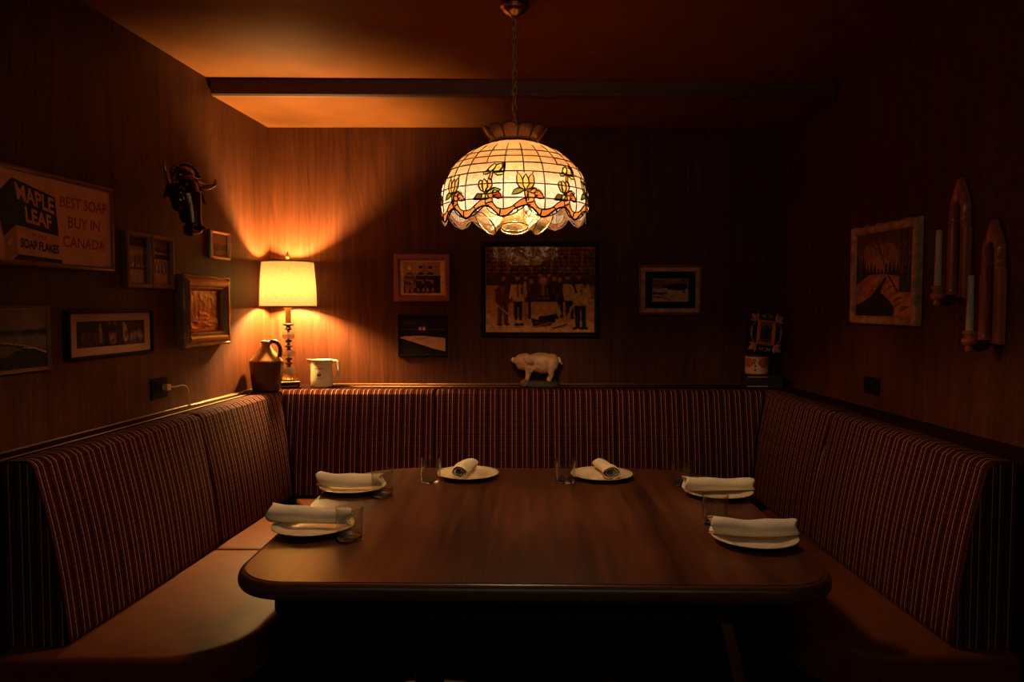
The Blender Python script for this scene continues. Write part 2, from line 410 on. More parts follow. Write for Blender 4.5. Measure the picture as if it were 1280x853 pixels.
def remeshed(name, bm, voxel, smooth=6):
    """weld overlapping closed shapes into ONE continuous surface"""
    bmesh.ops.recalc_face_normals(bm, faces=bm.faces)
    me = bpy.data.meshes.new(name + '_raw'); bm.to_mesh(me); bm.free()
    o = bpy.data.objects.new(name + '_raw', me); COL.objects.link(o)
    r = o.modifiers.new('r', 'REMESH'); r.mode = 'VOXEL'; r.voxel_size = voxel
    s = o.modifiers.new('s', 'SMOOTH'); s.factor = 0.5; s.iterations = smooth
    dg = bpy.context.evaluated_depsgraph_get()
    out = bpy.data.meshes.new_from_object(o.evaluated_get(dg))
    bpy.data.objects.remove(o); bpy.data.meshes.remove(me)
    out.name = name
    return out

def rounded_rect(x0, x1, y0, y1, rf, rb, seg=12):
    """outline, counter-clockwise; rf radius of the two y0 corners, rb of the two y1 corners"""
    pts = []
    for cx, cy, r, a0 in ((x1 - rf, y0 + rf, rf, -90), (x1 - rb, y1 - rb, rb, 0), (x0 + rb, y1 - rb, rb, 90), (x0 + rf, y0 + rf, rf, 180)):
        for i in range(seg + 1):
            a = math.radians(a0 + 90 * i / seg); pts.append((cx + r * math.cos(a), cy + r * math.sin(a)))
    return pts

def offset_poly(pts, d):
    """inset a convex outline (ccw) by d"""
    n = len(pts); out = []
    for i in range(n):
        p0 = Vector(pts[i - 1]); p1 = Vector(pts[i]); p2 = Vector(pts[(i + 1) % n])
        t = ((p1 - p0).normalized() if (p1 - p0).length > 1e-7 else Vector((0, 0))) + ((p2 - p1).normalized() if (p2 - p1).length > 1e-7 else Vector((0, 0)))
        t.normalize(); out.append((p1.x - t.y * d, p1.y + t.x * d))
    return out

def loft_rings(bm, rings, closed_ring=True, caps=(False, False), mi=0):
    vs = [[bm.verts.new(p) for p in r] for r in rings]
    n = len(vs[0])
    for a, b in zip(vs, vs[1:]):
        for i in range(n if closed_ring else n - 1):
            j = (i + 1) % n
            bm.faces.new((a[i], a[j], b[j], b[i])).material_index = mi
    if caps[0]: bm.faces.new(vs[0][::-1]).material_index = mi
    if caps[1]: bm.faces.new(vs[-1]).material_index = mi
    return vs

def molding(w, h, prof, waves=None, nseg=1):
    """mitred picture-frame moulding centred on (0,0) in x-z; prof = (inset from outer edge, depth off the wall)"""
    bm = bmesh.new(); rings = []
    corners = [(-1, -1), (1, -1), (1, 1), (-1, 1)]
    path = []
    for k in range(4):
        a = corners[k]; b = corners[(k + 1) % 4]
        for i in range(nseg): path.append((a, b, i / nseg))
    for a, b, t in path:
        ring = []
        for (o, d) in prof:
            W = w / 2 - o; H = h / 2 - o
            xa, za = a[0] * W, a[1] * H; xb, zb = b[0] * W, b[1] * H
            dd = d; 
            x = xa + (xb - xa) * t; z = za + (zb - za) * t
            if waves and d > 0.004: 
                dx, dz, de = waves(x, z, o, d, w, h); x += dx; z += dz; dd += de
            ring.append(bm.verts.new((x, -dd, z)))
        rings.append(ring)
    n = len(rings); m = len(prof)
    for i in range(n):
        a = rings[i]; b = rings[(i + 1) % n]
        for k in range(m):
            bm.faces.new((a[k], b[k], b[(k + 1) % m], a[(k + 1) % m]))
    return bm

# ---------------- flat pictures: painted into a fine grid of coloured quads
class Canvas:
    def __init__(s, w, h, bg):
        s.w, s.h = w, h
        s.a = np.zeros((h, w, 3)) + np.array(srgb(*bg))
        yy, xx = np.mgrid[0:h, 0:w]; s.x = (xx + .5) / w; s.y = 1 - (yy + .5) / h     # y up, 0..1
        s.rng = np.random.RandomState(3)
    def put(s, mask, c, alpha=1.0):
        c = np.array(srgb(*c)); s.a[mask] = s.a[mask] * (1 - alpha) + c * alpha
    def rect(s, x0, y0, x1, y1, c, alpha=1.0): s.put((s.x >= x0) & (s.x < x1) & (s.y >= y0) & (s.y < y1), c, alpha)
    def ell(s, cx, cy, rx, ry, c, alpha=1.0): s.put(((s.x - cx) / rx) ** 2 + ((s.y - cy) / ry) ** 2 < 1, c, alpha)
    def poly(s, pts, c, alpha=1.0):
        inside = np.zeros(s.x.shape, bool); n = len(pts)
        for i in range(n):
            x1, y1 = pts[i]; x2, y2 = pts[(i + 1) % n]
            cond = ((y1 > s.y) != (y2 > s.y)); 
            with np.errstate(divide='ignore', invalid='ignore'):
                xi = (x2 - x1) * (s.y - y1) / (y2 - y1 + 1e-12) + x1
            inside ^= cond & (s.x < xi)
        s.put(inside, c, alpha)
    def line(s, pts, wd, c, alpha=1.0):
        asp = s.h / s.w
        for (x1, y1), (x2, y2) in zip(pts, pts[1:]):
            dx, dy = x2 - x1, (y2 - y1) * asp; L = dx * dx + dy * dy + 1e-12
            t = np.clip(((s.x - x1) * dx + (s.y - y1) * asp * dy) / L, 0, 1)
            d = np.hypot(s.x - x1 - t * dx, (s.y - y1) * asp - t * dy)
            s.put(d < wd / 2, c, alpha)
    def noise(s, amt, cells=None):
        if cells:
            g = s.rng.rand(cells[1] + 1, cells[0] + 1)
            gx = s.x * cells[0]; gy = (1 - s.y) * cells[1]
            ix = gx.astype(int); iy = gy.astype(int); fx = gx - ix; fy = gy - iy
            ix = np.clip(ix, 0, cells[0] - 1); iy = np.clip(iy, 0, cells[1] - 1)
            v = (g[iy, ix] * (1 - fx) + g[iy, ix + 1] * fx) * (1 - fy) + (g[iy + 1, ix] * (1 - fx) + g[iy + 1, ix + 1] * fx) * fy
        else: v = s.rng.rand(s.h, s.w)
        s.a *= (1 + (v - .5) * 2 * amt)[..., None]
    def blur(s, n=1):
        for _ in range(n):
            p = np.pad(s.a, ((1, 1), (1, 1), (0, 0)), mode='edge')
            s.a = (p[:-2, 1:-1] + p[2:, 1:-1] + p[1:-1, :-2] + p[1:-1, 2:] + 2 * p[1:-1, 1:-1]) / 6
    def mesh(s, name, W, H, mat, parent, y=0.0, fn=None):
        w, h = s.w, s.h
        xs = np.linspace(-W / 2, W / 2, w + 1); zs = np.linspace(H / 2, -H / 2, h + 1)
        X, Z = np.meshgrid(xs, zs); Y = np.full(X.shape, -y)
        if fn is not None: X, Y, Z = fn(X, Y, Z)
        V = np.stack([X, Y, Z], -1).reshape(-1, 3)
        i = np.arange(h)[:, None] * (w + 1) + np.arange(w)[None]
        F = np.stack([i, i + w + 1, i + w + 2, i + 1], -1).reshape(-1, 4)
        me = bpy.data.meshes.new(name)
        me.vertices.add(len(V)); me.vertices.foreach_set('co', V.ravel())
        me.loops.add(F.size); me.loops.foreach_set('vertex_index', F.ravel())
        me.polygons.add(len(F)); me.polygons.foreach_set('loop_start', np.arange(len(F)) * 4)
        me.update(calc_edges=True)
        at = me.color_attributes.new('Col', 'FLOAT_COLOR', 'CORNER')
        c = np.concatenate([np.clip(s.a.reshape(-1, 3), 0, 1), np.ones((w * h, 1))], 1)
        at.data.foreach_set('color', np.repeat(c, 4, axis=0).ravel())
        return link(name, me, mat, parent)

def text_mesh(name, body, quad, mat, parent, y, extrude=0.0008, bold=0.0):
    """lettering fitted into a quad (TL, TR, BR, BL) in the x-z plane of its sign"""
    cu = bpy.data.curves.new(name, 'FONT'); cu.body = body; cu.size = 1; cu.offset = bold; cu.resolution_u = 3
    o = bpy.data.objects.new(name, cu); COL.objects.link(o)
    dg = bpy.context.evaluated_depsgraph_get()
    me = bpy.data.meshes.new_from_object(o.evaluated_get(dg)); bpy.data.objects.remove(o)
    xs = [v.co.x for v in me.vertices]; ys = [v.co.y for v in me.vertices]
    x0, x1, y0, y1 = min(xs), max(xs), min(ys), max(ys)
    TL, TR, BR, BL = [Vector(q) for q in quad]
    for v in me.vertices:
        u = (v.co.x - x0) / (x1 - x0); w = (v.co.y - y0) / (y1 - y0)
        p = (BL * (1 - u) + BR * u) * (1 - w) + (TL * (1 - u) + TR * u) * w
        v.co = Vector((p.x, -y, p.y))
    return link(name, me, mat, parent)

# ------------------------------------------------------------------ the room
def wall_x_left(Y): return -1.365 - (4.30 - Y) * 0.0888
def wall_x_right(Y): return 1.530 + (4.30 - Y) * 0.042
ROT_L = math.atan2(1, 0.0888); ROT_R = math.atan2(-1, 0.042)
YF = -2.6                                                     # how far the side walls run towards the viewer
ZC = 2.53; ZS = 2.46

bm = bmesh.new(); prism(bm, [(-3.2, YF), (3.2, YF), (3.2, 4.45), (-3.2, 4.45)], -0.05, 0.0); obj('floor', bm, M['floor'], kind='structure')
bm = bmesh.new(); prism(bm, [(-3.2, YF), (3.2, YF), (3.2, 4.45), (-3.2, 4.45)], ZC, ZC + 0.06); obj('ceiling', bm, M['ceiling'], kind='structure')
bm = bmesh.new(); prism(bm, [(-1.55, 4.30), (1.70, 4.30), (1.70, 4.40), (-1.55, 4.40)], 0, ZC); obj('wall_back', bm, M['wall'], kind='structure')
bm = bmesh.new(); prism(bm, [(wall_x_left(4.30), 4.30), (wall_x_left(4.30) - .1, 4.30), (wall_x_left(YF) - .1, YF), (wall_x_left(YF), YF)], 0, ZC); obj('wall_left', bm, M['wall'], kind='structure')
bm = bmesh.new(); prism(bm, [(wall_x_right(4.30), 4.30), (wall_x_right(YF), YF), (wall_x_right(YF) + .1, YF), (wall_x_right(4.30) + .1, 4.30)], 0, ZC); obj('wall_right', bm, M['wall'], kind='structure')
# dropped soffit along the back wall with a dark fascia and a thin lip under it
def soff_y(x): return 3.66 + (x + 1.42) / 3.0 * 0.065
xl0, xr0 = wall_x_left(3.66), wall_x_right(3.72)
bm = bmesh.new(); prism(bm, [(xl0 + .001, soff_y(xl0)), (xr0 - .001, soff_y(xr0)), (1.529, 4.299), (-1.364, 4.299)], ZS, ZC - .0005); obj('ceiling_soffit', bm, M['ceiling'], kind='structure')
bm = bmesh.new()
loft_rings(bm, [[(x, soff_y(x) - d, z) for d, z in ((0.0005, ZC - .001), (0.042, ZC - .001), (0.030, ZS + .022), (0.034, ZS + .020), (0.030, ZS + .004), (0.022, ZS - .004), (0.0005, ZS - .004))] for x in (xl0 + .004, xr0 - .004)], True, (True, True))
obj('trim_1', bm, M['beam'], kind='structure')

# ------------------------------------------------------------------ the booth
def bx_left(Y): return -1.466 + 0.088 * (Y - 2.18)            # rear of the left backrest
def bx_right(Y): return 1.451 - 0.015 * (Y - 2.15)
YB = 4.08                                                      # rear of the back backrest
Y0L, Y0R = 2.155, 2.145
# wooden ledges behind the backrests
bm = bmesh.new(); prism(bm, [(wall_x_left(Y0L) + .001, Y0L), (bx_left(Y0L) - .001, Y0L), (bx_left(4.299) - .001, 4.299), (wall_x_left(4.299) + .001, 4.299)], 0.0, 1.018); tl = obj('trim_2', bm, M['ledge'], kind='structure')
bm = bmesh.new(); prism(bm, [(bx_right(Y0R) + .001, Y0R), (wall_x_right(Y0R) - .001, Y0R), (wall_x_right(4.299) - .001, 4.299), (bx_right(4.299) + .001, 4.299)], 0.0, 1.018); tr = obj('trim_3', bm, M['ledge'], kind='structure')
bm = bmesh.new(); prism(bm, [(bx_left(YB), YB + .001), (bx_right(YB), YB + .001), (bx_right(4.299), 4.299), (bx_left(4.299), 4.299)], 0.0, 1.018); tb = obj('trim_4', bm, M['ledge'], kind='structure')
def bead(parent, a, b, r=0.0042):
    b_ = bmesh.new(); tube(b_, [a, b], r, 8); obj('trim_bead', b_, M['bead'], parent, True, 'structure')
bead(tl, (wall_x_left(2.16) + .006, 2.16, 1.021), (wall_x_left(4.28) + .006, 4.28, 1.021), .0032)
bead(tl, (bx_left(2.16) - .010, 2.16, 1.018), (bx_left(3.84) - .010, 3.84, 1.018), .003)
bead(tb, (-1.06, 4.290, 1.021), (1.50, 4.290, 1.0195), .0030)
bead(tb, (-1.06, 4.190, 1.018), (1.38, 4.190, 1.017), .0028)
#bead(tr, (wall_x_right(2.15) - .006, 2.15, 1.020), (wall_x_right(4.28) - .006, 4.28, 1.020), .003)

PROF = [(0.000, 0.474), (0.000, 0.75), (0.000, 1.000)]
for i in range(5): 
    a = math.radians(180 - 90 * i / 4); PROF.append((0.012 + 0.012 * math.cos(a), 1.006 + 0.012 * math.sin(a)))
for i in range(9):
    a = math.radians(90 - 78 * i / 8); PROF.append((0.058 + 0.034 * math.cos(a), 0.984 + 0.034 * math.sin(a)))
for i in range(1, 9):
    t = i / 9; PROF.append((0.0913 + (0.178 - 0.0913) * t + 0.012 * math.sin(PI * t), 0.991 - (0.991 - 0.490) * t))
PROF += [(0.178, 0.488), (0.174, 0.478), (0.166, 0.474)]
PL = [0.0]
for a, b in zip(PROF, PROF[1:]): PL.append(PL[-1] + math.hypot(b[0] - a[0], b[1] - a[1]))

def back_panel(name, parent, pt, s0, s1, r0, r1, ns=44):
    """pt(s, d) -> (x, y); s0(d), s1(d) ends at depth d; r0, r1 roundness of the ends"""
    bm = bmesh.new(); uvl = bm.loops.layers.uv.new('UVMap')
    cd_, cz_ = 0.06, 0.74
    us = [0.5 - 0.5 * math.cos(PI * i / ns) for i in range(ns + 1)]
    us = [0.5 * u + 0.5 * (i / ns) for i, u in enumerate(us)]
    extra = [0.002, 0.005, 0.009, 0.014, 0.02, 0.03]
    L0 = abs(s1(0.05) - s0(0.05))
    q = sorted(set([round(v, 5) for v in us + [e / L0 for e in extra] + [1 - e / L0 for e in extra]]))
    V = []; U = []
    for t in q:
        row = []; ur = []
        for k, (d, z) in enumerate(PROF):
            a = s0(d); b = s1(d); s = a + (b - a) * t
            e0 = abs(s - a); e1 = abs(b - s); ins = 0
            for e, r in ((e0, r0), (e1, r1)):
                if e < r: ins += r * (1 - math.sqrt(max(0, 1 - (1 - e / r) ** 2))) * 0.85
            dd, zz = d, z
            n = Vector((d - cd_, (z - cz_) * 0.5)); 
            if n.length > 1e-6: n.normalize()
            if d > 0.001: dd = max(0.0, d - ins * max(0.0, n.x))
            if z > 0.6: zz = z - ins * max(0.0, n.y)
            pil = 0.006 * math.sin(PI * t) * (1 if d > 0.085 else 0)
            x, y = pt(s, dd + pil); row.append(bm.verts.new((x, y, zz))); ur.append((s, PL[k]))
        V.append(row); U.append(ur)
    m = len(PROF)
    for i in range(len(q) - 1):
        for k in range(m):
            k2 = (k + 1) % m
            f = bm.faces.new((V[i][k], V[i + 1][k], V[i + 1][k2], V[i][k2])); f.smooth = True
            for l, (ii, kk) in zip(f.loops, ((i, k), (i + 1, k), (i + 1, k2), (i, k2))):
                l[uvl].uv = U[ii][kk] if not (kk == 0 and k == m - 1) else (U[ii][0][0], PL[-1] + .1)
    for row, i in ((V[0], 0), (V[-1], -1)):
        f = bm.faces.new(row); f.smooth = False
        for l, (d, z) in zip(f.loops, PROF): l[uvl].uv = (d * 1.0 + 0.0037, z)
    return obj(name, bm, M['fabric'], parent)

def seat_block(name, parent, poly, z0, z1, mat, bev=0.02, crown=0.0):
    bm = bmesh.new(); rings = []
    rings.append([(x, y, z0) for x, y in poly])
    n = 6
    for i in range(n + 1):
        a = math.radians(90 * i / n)
        ins = bev * (1 - math.cos(a)); z = z1 - bev + bev * math.sin(a)
        rings.append([(x, y, z) for x, y in offset_poly(poly, ins)])
    cx = sum(p[0] for p in poly) / len(poly); cy = sum(p[1] for p in poly) / len(poly)
    for t in (0.12, 0.3, 0.55, 0.8):
        rings.append([(cx + (x - cx) * (1 - t), cy + (y - cy) * (1 - t), z1 + crown * math.sin(min(1, t * 1.4) * PI / 2)) for x, y in offset_poly(poly, bev)])
    loft_rings(bm, rings, True, (True, True))
    return obj(name, bm, mat, parent, auto=40)

pL = lambda s, d: (bx_left(s) + d, s)
pR = lambda s, d: (bx_right(s) - d, s)
pB = lambda s, d: (s, YB - d)
SPLIT_L, SPLIT_R = 3.155, 3.225
bench_l = thing('booth_bench', 'striped upholstered booth bench along the left wall, under the soap sign', 'bench', (0, 0, 0))
back_panel('backrest_panel', bench_l, pL, lambda d: 2.165, lambda d: SPLIT_L - d * 0.3, 0.004, 0.022)
back_panel('backrest_panel', bench_l, pL, lambda d: SPLIT_L + .002 - d * 0.3, lambda d: YB - d - .002, 0.022, 0.012)
def arc(cx, cy, r, a0, a1, n=10): return [(cx + r * math.cos(math.radians(a0 + (a1 - a0) * i / n)), cy + r * math.sin(math.radians(a0 + (a1 - a0) * i / n))) for i in range(n + 1)]
SY = 3.065
seatL1 = [(bx_left(2.10) + .005, 2.095)] + arc(-1.030, 2.355, 0.26, -90, 0, 14) + [(-0.690, SY - .002), (bx_left(SY) + .002, SY - .002)]
seatL2 = [(bx_left(SY) + .002, SY + .002), (-0.690, SY + .002), (-0.680, 3.200), (-0.81, 3.32), (bx_left(3.9) + .002, 3.90)]
seat_block('seat_cushion', bench_l, seatL1, 0.345, 0.470, M['leather'], 0.022, 0.006)
seat_block('seat_cushion', bench_l, seatL2, 0.345, 0.470, M['leather'], 0.022, 0.006)
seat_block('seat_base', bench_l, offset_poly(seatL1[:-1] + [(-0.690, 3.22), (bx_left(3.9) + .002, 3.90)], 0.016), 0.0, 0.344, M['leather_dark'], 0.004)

bench_b = thing('booth_bench', 'striped upholstered booth bench along the back wall, behind the table', 'bench', (0, 0, 0))
xa, xb = -0.405, 0.545
back_panel('backrest_panel', bench_b, pB, lambda d: bx_left(YB - d) + d + .002, lambda d: xa - .001, 0.012, 0.018)
back_panel('backrest_panel', bench_b, pB, lambda d: xa + .001, lambda d: xb - .001, 0.018, 0.018)
back_panel('backrest_panel', bench_b, pB, lambda d: xb + .001, lambda d: bx_right(YB - d) - d - .002, 0.018, 0.012)
seat_block('seat_cushion', bench_b, [(-0.805, 3.325), (-0.675, 3.215), (0.795, 3.215), (0.930, 3.325), (1.24, 3.90), (-1.13, 3.90)], 0.345, 0.470, M['leather'], 0.022, 0.006)
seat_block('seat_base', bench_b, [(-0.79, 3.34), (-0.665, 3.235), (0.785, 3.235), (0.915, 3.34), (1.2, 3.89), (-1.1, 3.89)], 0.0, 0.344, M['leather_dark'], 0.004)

bench_r = thing('booth_bench', 'striped upholstered booth bench along the right wall, under the candle sconces', 'bench', (0, 0, 0))
back_panel('backrest_panel', bench_r, pR, lambda d: 2.155, lambda d: SPLIT_R - d * 0.3, 0.004, 0.022)
back_panel('backrest_panel', bench_r, pR, lambda d: SPLIT_R + .002 - d * 0.3, lambda d: YB - d - .002, 0.022, 0.012)
seatR1 = [(0.805, SY - .002)] + arc(1.135, 2.375, 0.26, 180, 270, 14) + [(bx_right(2.1) - .005, 2.115), (bx_right(SY) - .002, SY - .002)]
seatR2 = [(0.805, SY + .002), (bx_right(SY) - .002, SY + .002), (bx_right(3.9) - .002, 3.90), (0.935, 3.32), (0.800, 3.200)]
seat_block('seat_cushion', bench_r, seatR1, 0.345, 0.470, M['leather'], 0.022, 0.006)
seat_block('seat_cushion', bench_r, seatR2, 0.345, 0.470, M['leather'], 0.022, 0.006)
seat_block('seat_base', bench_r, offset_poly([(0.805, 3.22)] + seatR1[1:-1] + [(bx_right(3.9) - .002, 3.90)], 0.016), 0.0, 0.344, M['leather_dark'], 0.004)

# ------------------------------------------------------------------ the table
TC = (0.068, 2.62)
table = thing('dining_table', 'long dark wood veneer booth table with rounded corners', 'table', (TC[0], TC[1], 0), math.radians(-1.2))
TO = rounded_rect(-0.812, 0.812, -0.715, 0.715, 0.17, 0.36, 16)
bm = bmesh.new(); prism(bm, offset_poly(TO, 0.0205), 0.712, 0.7505); obj('tabletop', bm, M['table'], table)
bm = bmesh.new()
ep = [(0.0200, 0.706), (0.006, 0.706), (0.001, 0.714), (0.0, 0.726), (0.003, 0.738), (0.008, 0.745), (0.014, 0.7485), (0.018, 0.7490), (0.0190, 0.7475), (0.0200, 0.7475)]
rg = [[(x, y, z) for x, y in offset_poly(TO, o)] for o, z in ep]
loft_rings(bm, rg + [rg[0]], True)
bmesh.ops.remove_doubles(bm, verts=bm.verts, dist=1e-6)
obj('edge_molding', bm, M['table_edge'], table, auto=50)
AO = rounded_rect(-0.722, 0.722, -0.625, 0.625, 0.10, 0.25, 10)
bm = bmesh.new()
loft_rings(bm, [[(x, y, z) for x, y in offset_poly(AO, o)] for o, z in ((0, 0.705), (0, 0.622), (0.022, 0.622), (0.022, 0.705), (0, 0.705))], True)
bmesh.ops.remove_doubles(bm, verts=bm.verts, dist=1e-6)
obj('apron', bm, M['table_dark'], table, auto=40)
for sx in (-0.36, 0.36):
    bm = bmesh.new()
    lathe(bm, [(0, 0.0), (0.26, 0.0), (0.26, 0.02), (0.10, 0.05), (0.052, 0.09), (0.045, 0.60), (0.10, 0.66), (0.20, 0.70), (0.20, 0.7119), (0, 0.7119)], 32, (sx, 0, 0))
    obj('pedestal', bm, M['table_dark'], table, auto=35)

# ------------------------------------------------------------------ tableware
ZT = 0.7508
def make_plate(label, loc):
    bm = bmesh.new()
    lathe(bm, [(0, 0.004), (0.066, 0.004), (0.070, 0.0), (0.076, 0.0), (0.080, 0.005), (0.098, 0.011), (0.127, 0.0185), (0.1285, 0.0195), (0.1288, 0.0208), (0.1275, 0.0216),
               (0.100, 0.0150), (0.088, 0.0110), (0.080, 0.0085), (0.060, 0.0078), (0, 0.0078)], 64)
    o = obj('side_plate', bm, M['china'], None, True); o.location = loc
    return tag(o, label, 'plate', 'white plates around the table')

def make_glass(label, loc):
    t = thing('water_glass', label, 'glass', loc, 0, 'water tumblers around the table')
    bm = bmesh.new()
    lathe(bm, [(0.0385, 0.0135), (0.0400, 0.040), (0.0418, 0.0985), (0.0413, 0.0998), (0.0405, 0.0985), (0.0386, 0.040), (0.0372, 0.0150)], 48)
    obj('bowl', bm, M['tumbler'], t, True)
    bm = bmesh.new()
    lathe(bm, [(0, 0.0015), (0.030, 0.0010), (0.0345, 0.0), (0.0368, 0.0025), (0.0382, 0.0130), (0.0368, 0.0145), (0.030, 0.0125), (0, 0.0110)], 48)
    obj('base', bm, M['tumbler_base'], t, True)
    return t

def make_napkin(label, loc, rotz, length, r=0.027, seed=0, flip=1, bend=0.01, taper=0.16, sag=0.010):
    """linen napkin rolled up: a spiral sheet, its free edge running aslant along the roll"""
    rng = random.Random(seed); bm = bmesh.new()
    nl, ns = 36, 64; turns = 2.3
    P = []
    ph = rng.random() * 6
    for i in range(nl + 1):
        t = i / nl; row = []
        x = (t - 0.5) * length
        R = r * (1 + taper * (0.5 - t)) * (1 + 0.05 * math.sin(5 * t + ph) + 0.03 * math.sin(13 * t + ph * 2))
        yc = bend * math.sin(PI * t) * flip
        for k in range(ns + 1):
            w = k / ns
            free = -0.62 * PI + 0.55 * (t - 0.4) * flip        # where the outer edge lies, low on the near side
            th = free - w * turns * 2 * PI
            rad = R * (1 - 0.62 * w ** 0.9)
            rad *= 1 + 0.05 * math.sin(2 * th + 4 * t + ph) + 0.02 * math.sin(7 * t + 3 * th)
            y = rad * math.cos(th) * 1.12; z = rad * math.sin(th) * 0.86
            lim = -R * 0.66
            if z < lim: z = lim + (z - lim) * 0.12
            xs = x + 0.006 * math.sin(3 * th + ph) * (2 * abs(t - .5)) ** 3 + (0.010 * w * (1 if t > .5 else -1) * -1) * (2 * abs(t - .5)) ** 4
            row.append(bm.verts.new((xs, yc + y, z + R * 0.75 - sag * (1 - (2 * t - 1) ** 2))))
        P.append(row)
    for i in range(nl):
        for k in range(ns): bm.faces.new((P[i][k], P[i + 1][k], P[i + 1][k + 1], P[i][k + 1]))
    zmin = min(v.co.z for r_ in (P[0], P[-1]) for v in r_)
    for v in bm.verts: v.co.z -= zmin
    bmesh.ops.recalc_face_normals(bm, faces=bm.faces)
    me = bpy.data.meshes.new('rolled_napkin'); bm.to_mesh(me); bm.free()
    o = link('rolled_napkin', me, M['linen'], None, True)
    sd = o.modifiers.new('thickness', 'SOLIDIFY'); sd.thickness = 0.0022; sd.offset = -1
    o.location = loc; o.rotation_euler = (0, 0, rotz)
    return tag(o, label, 'napkin', 'rolled napkins on the plates')

PLACES = [
    # plate centre, napkin angle, length, radius, glass, descriptions
    ((-0.632, 2.388), -6, 0.262, 0.0290, (-0.497, 2.296), 'nearer us on the left bench side'),
    ((-0.615, 2.915), -2, 0.250, 0.0270, (-0.486, 2.822), 'farther along the left bench'),
    ((-0.183, 3.140), 79, 0.215, 0.0260, (-0.328, 3.040), 'at the back, below the rink photo'),
    ((0.372, 3.125), 97, 0.215, 0.0260, (0.216, 3.042), 'at the back, below the pig figurine'),
    ((0.776, 2.836), 3, 0.262, 0.0265, (0.674, 2.998), 'farther along the right bench'),
    ((0.733, 2.270), -3, 0.255, 0.0275, (0.661, 2.447), 'nearer us on the right bench side'),
]
for i, (pc, ang, ln, nr, gc, where) in enumerate(PLACES):
    make_plate('round white china side plate ' + where, (*pc, ZT))
    off = (0.0, 0.0)
    nx, ny = pc[0] + (0.0 if i not in (0, 1, 4, 5) else (-0.010 if i < 2 else 0.0)), pc[1] + (0.02 if i in (0, 5) else 0.0)
    if i == 2: nx -= 0.012
    if i == 3: nx += 0.012
    make_napkin('rolled white linen napkin on the plate ' + where, (nx, ny, ZT + (0.0190 if i in (2, 3) else 0.0222)), math.radians(ang), ln, nr * 1.22, sag=(0.001 if i in (2, 3) else 0.0045), seed=i + 4, flip=(1 if i % 2 == 0 else -1))
    make_glass('clear empty tumbler beside the plate ' + where, (*gc, ZT))

# ------------------------------------------------------------------ pendant lamp of stained glass
PX, PY = 0.0085, 2.72
pend = thing('pendant_lamp', 'stained glass dome pendant lamp with tulips and orange ribbon over the table', 'lamp', (PX, PY, 0))
SH = [(0.076, 2.036), (0.116, 2.022), (0.167, 1.996), (0.2135, 1.957), (0.242, 1.917), (0.2575, 1.874), (0.2625, 1.828), (0.2605, 1.788), (0.255, 1.752), (0.250, 1.735)]
_z = np.array([p[1] for p in SH][::-1]); _r = np.array([p[0] for p in SH][::-1])
def shade_r(z):
    # smooth interpolation by arc-length Catmull-Rom sampled densely below
    return float(np.interp(z, _zs, _rs))
def catmull(P, n=24):
    out = []
    for i in range(len(P) - 1):
        p0 = np.array(P[max(i - 1, 0)]); p1 = np.array(P[i]); p2 = np.array(P[i + 1]); p3 = np.array(P[min(i + 2, len(P) - 1)])
        for k in range(n):
            t = k / n
            out.append(0.5 * ((2 * p1) + (-p0 + p2) * t + (2 * p0 - 5 * p1 + 4 * p2 - p3) * t * t + (-p0 + 3 * p1 - 3 * p2 + p3) * t ** 3))
    out.append(np.array(P[-1], float)); return out
_d = catmull(SH); _zs = np.array([p[1] for p in _d])[::-1]; _rs = np.array([p[0] for p in _d])[::-1]
NPER = 12
def yz(yc):
    """design height (drawn front view) -> height on the shade"""
    z = 1.85
    for _ in range(12):
        z = 1.466 + (382 - (140 + yc / 5.02)) * (2.72 - shade_r(z)) / 950.0 + 0.004
    return z
PHI0 = math.radians(-8.0)
def surf(u, z, off=0.0):
    ph = PHI0 + u * 2 * PI / NPER; r = shade_r(z) + off
    return Vector((r * math.sin(ph), -r * math.cos(ph), z))
UP = 245.0                                    # design units per repeat
def ux(x): return (x - 460.0) / UP
RIB = catmull([(415, 512), (398, 516), (380, 530), (371, 560), (378, 590), (400, 622), (430, 638), (468, 641), (510, 630), (545, 605), (575, 582), (612, 570), (625, 572)], 8)
RIBW = 22.0
tulip = [[(545, 398), (560, 412), (572, 440), (572, 470), (585, 502), (556, 490), (538, 462), (537, 420)],
         [(590, 402), (606, 432), (610, 465), (588, 502), (572, 470), (573, 436)],
         [(632, 400), (640, 425), (642, 462), (622, 490), (588, 502), (610, 465), (605, 430), (618, 412)]]
leavesA = [([(580, 500), (546, 488), (522, 503), (508, 533), (548, 526), (577, 510)], (120, 125, 40)), ([(600, 500), (640, 487), (662, 512), (632, 522), (604, 512)], (215, 195, 70))]
stemA = [(580, 508), (600, 508), (606, 566), (588, 570)]
bud2 = [[(563, 436), (575, 440), (578, 470), (586, 510), (566, 498), (553, 470), (553, 448)], [(588, 430), (608, 450), (610, 480), (590, 516), (576, 480), (576, 445)], [(612, 430), (634, 440), (638, 472), (622, 502), (592, 516), (611, 480), (609, 448)]]
top2 = [[(602, 372), (622, 350), (642, 338), (655, 350), (640, 372), (620, 385)], [(655, 345), (690, 338), (695, 360), (676, 386), (632, 388), (645, 372)], [(696, 335), (712, 338), (712, 370), (700, 392), (680, 388), (698, 362)]]
leavesB = [([(575, 520), (545, 518), (522, 556), (570, 556)], (110, 80, 45)), ([(606, 505), (648, 486), (690, 500), (660, 518), (612, 522)], (170, 190, 75)), ([(576, 522), (612, 522), (618, 552), (596, 560), (576, 552)], (175, 200, 80)),
           ([(575, 388), (600, 378), (625, 388), (600, 402), (578, 400)], (150, 170, 70)), ([(640, 390), (700, 392), (704, 408), (668, 412)], (170, 190, 75))]
stemB = [(622, 395), (640, 395), (632, 432), (614, 430)]
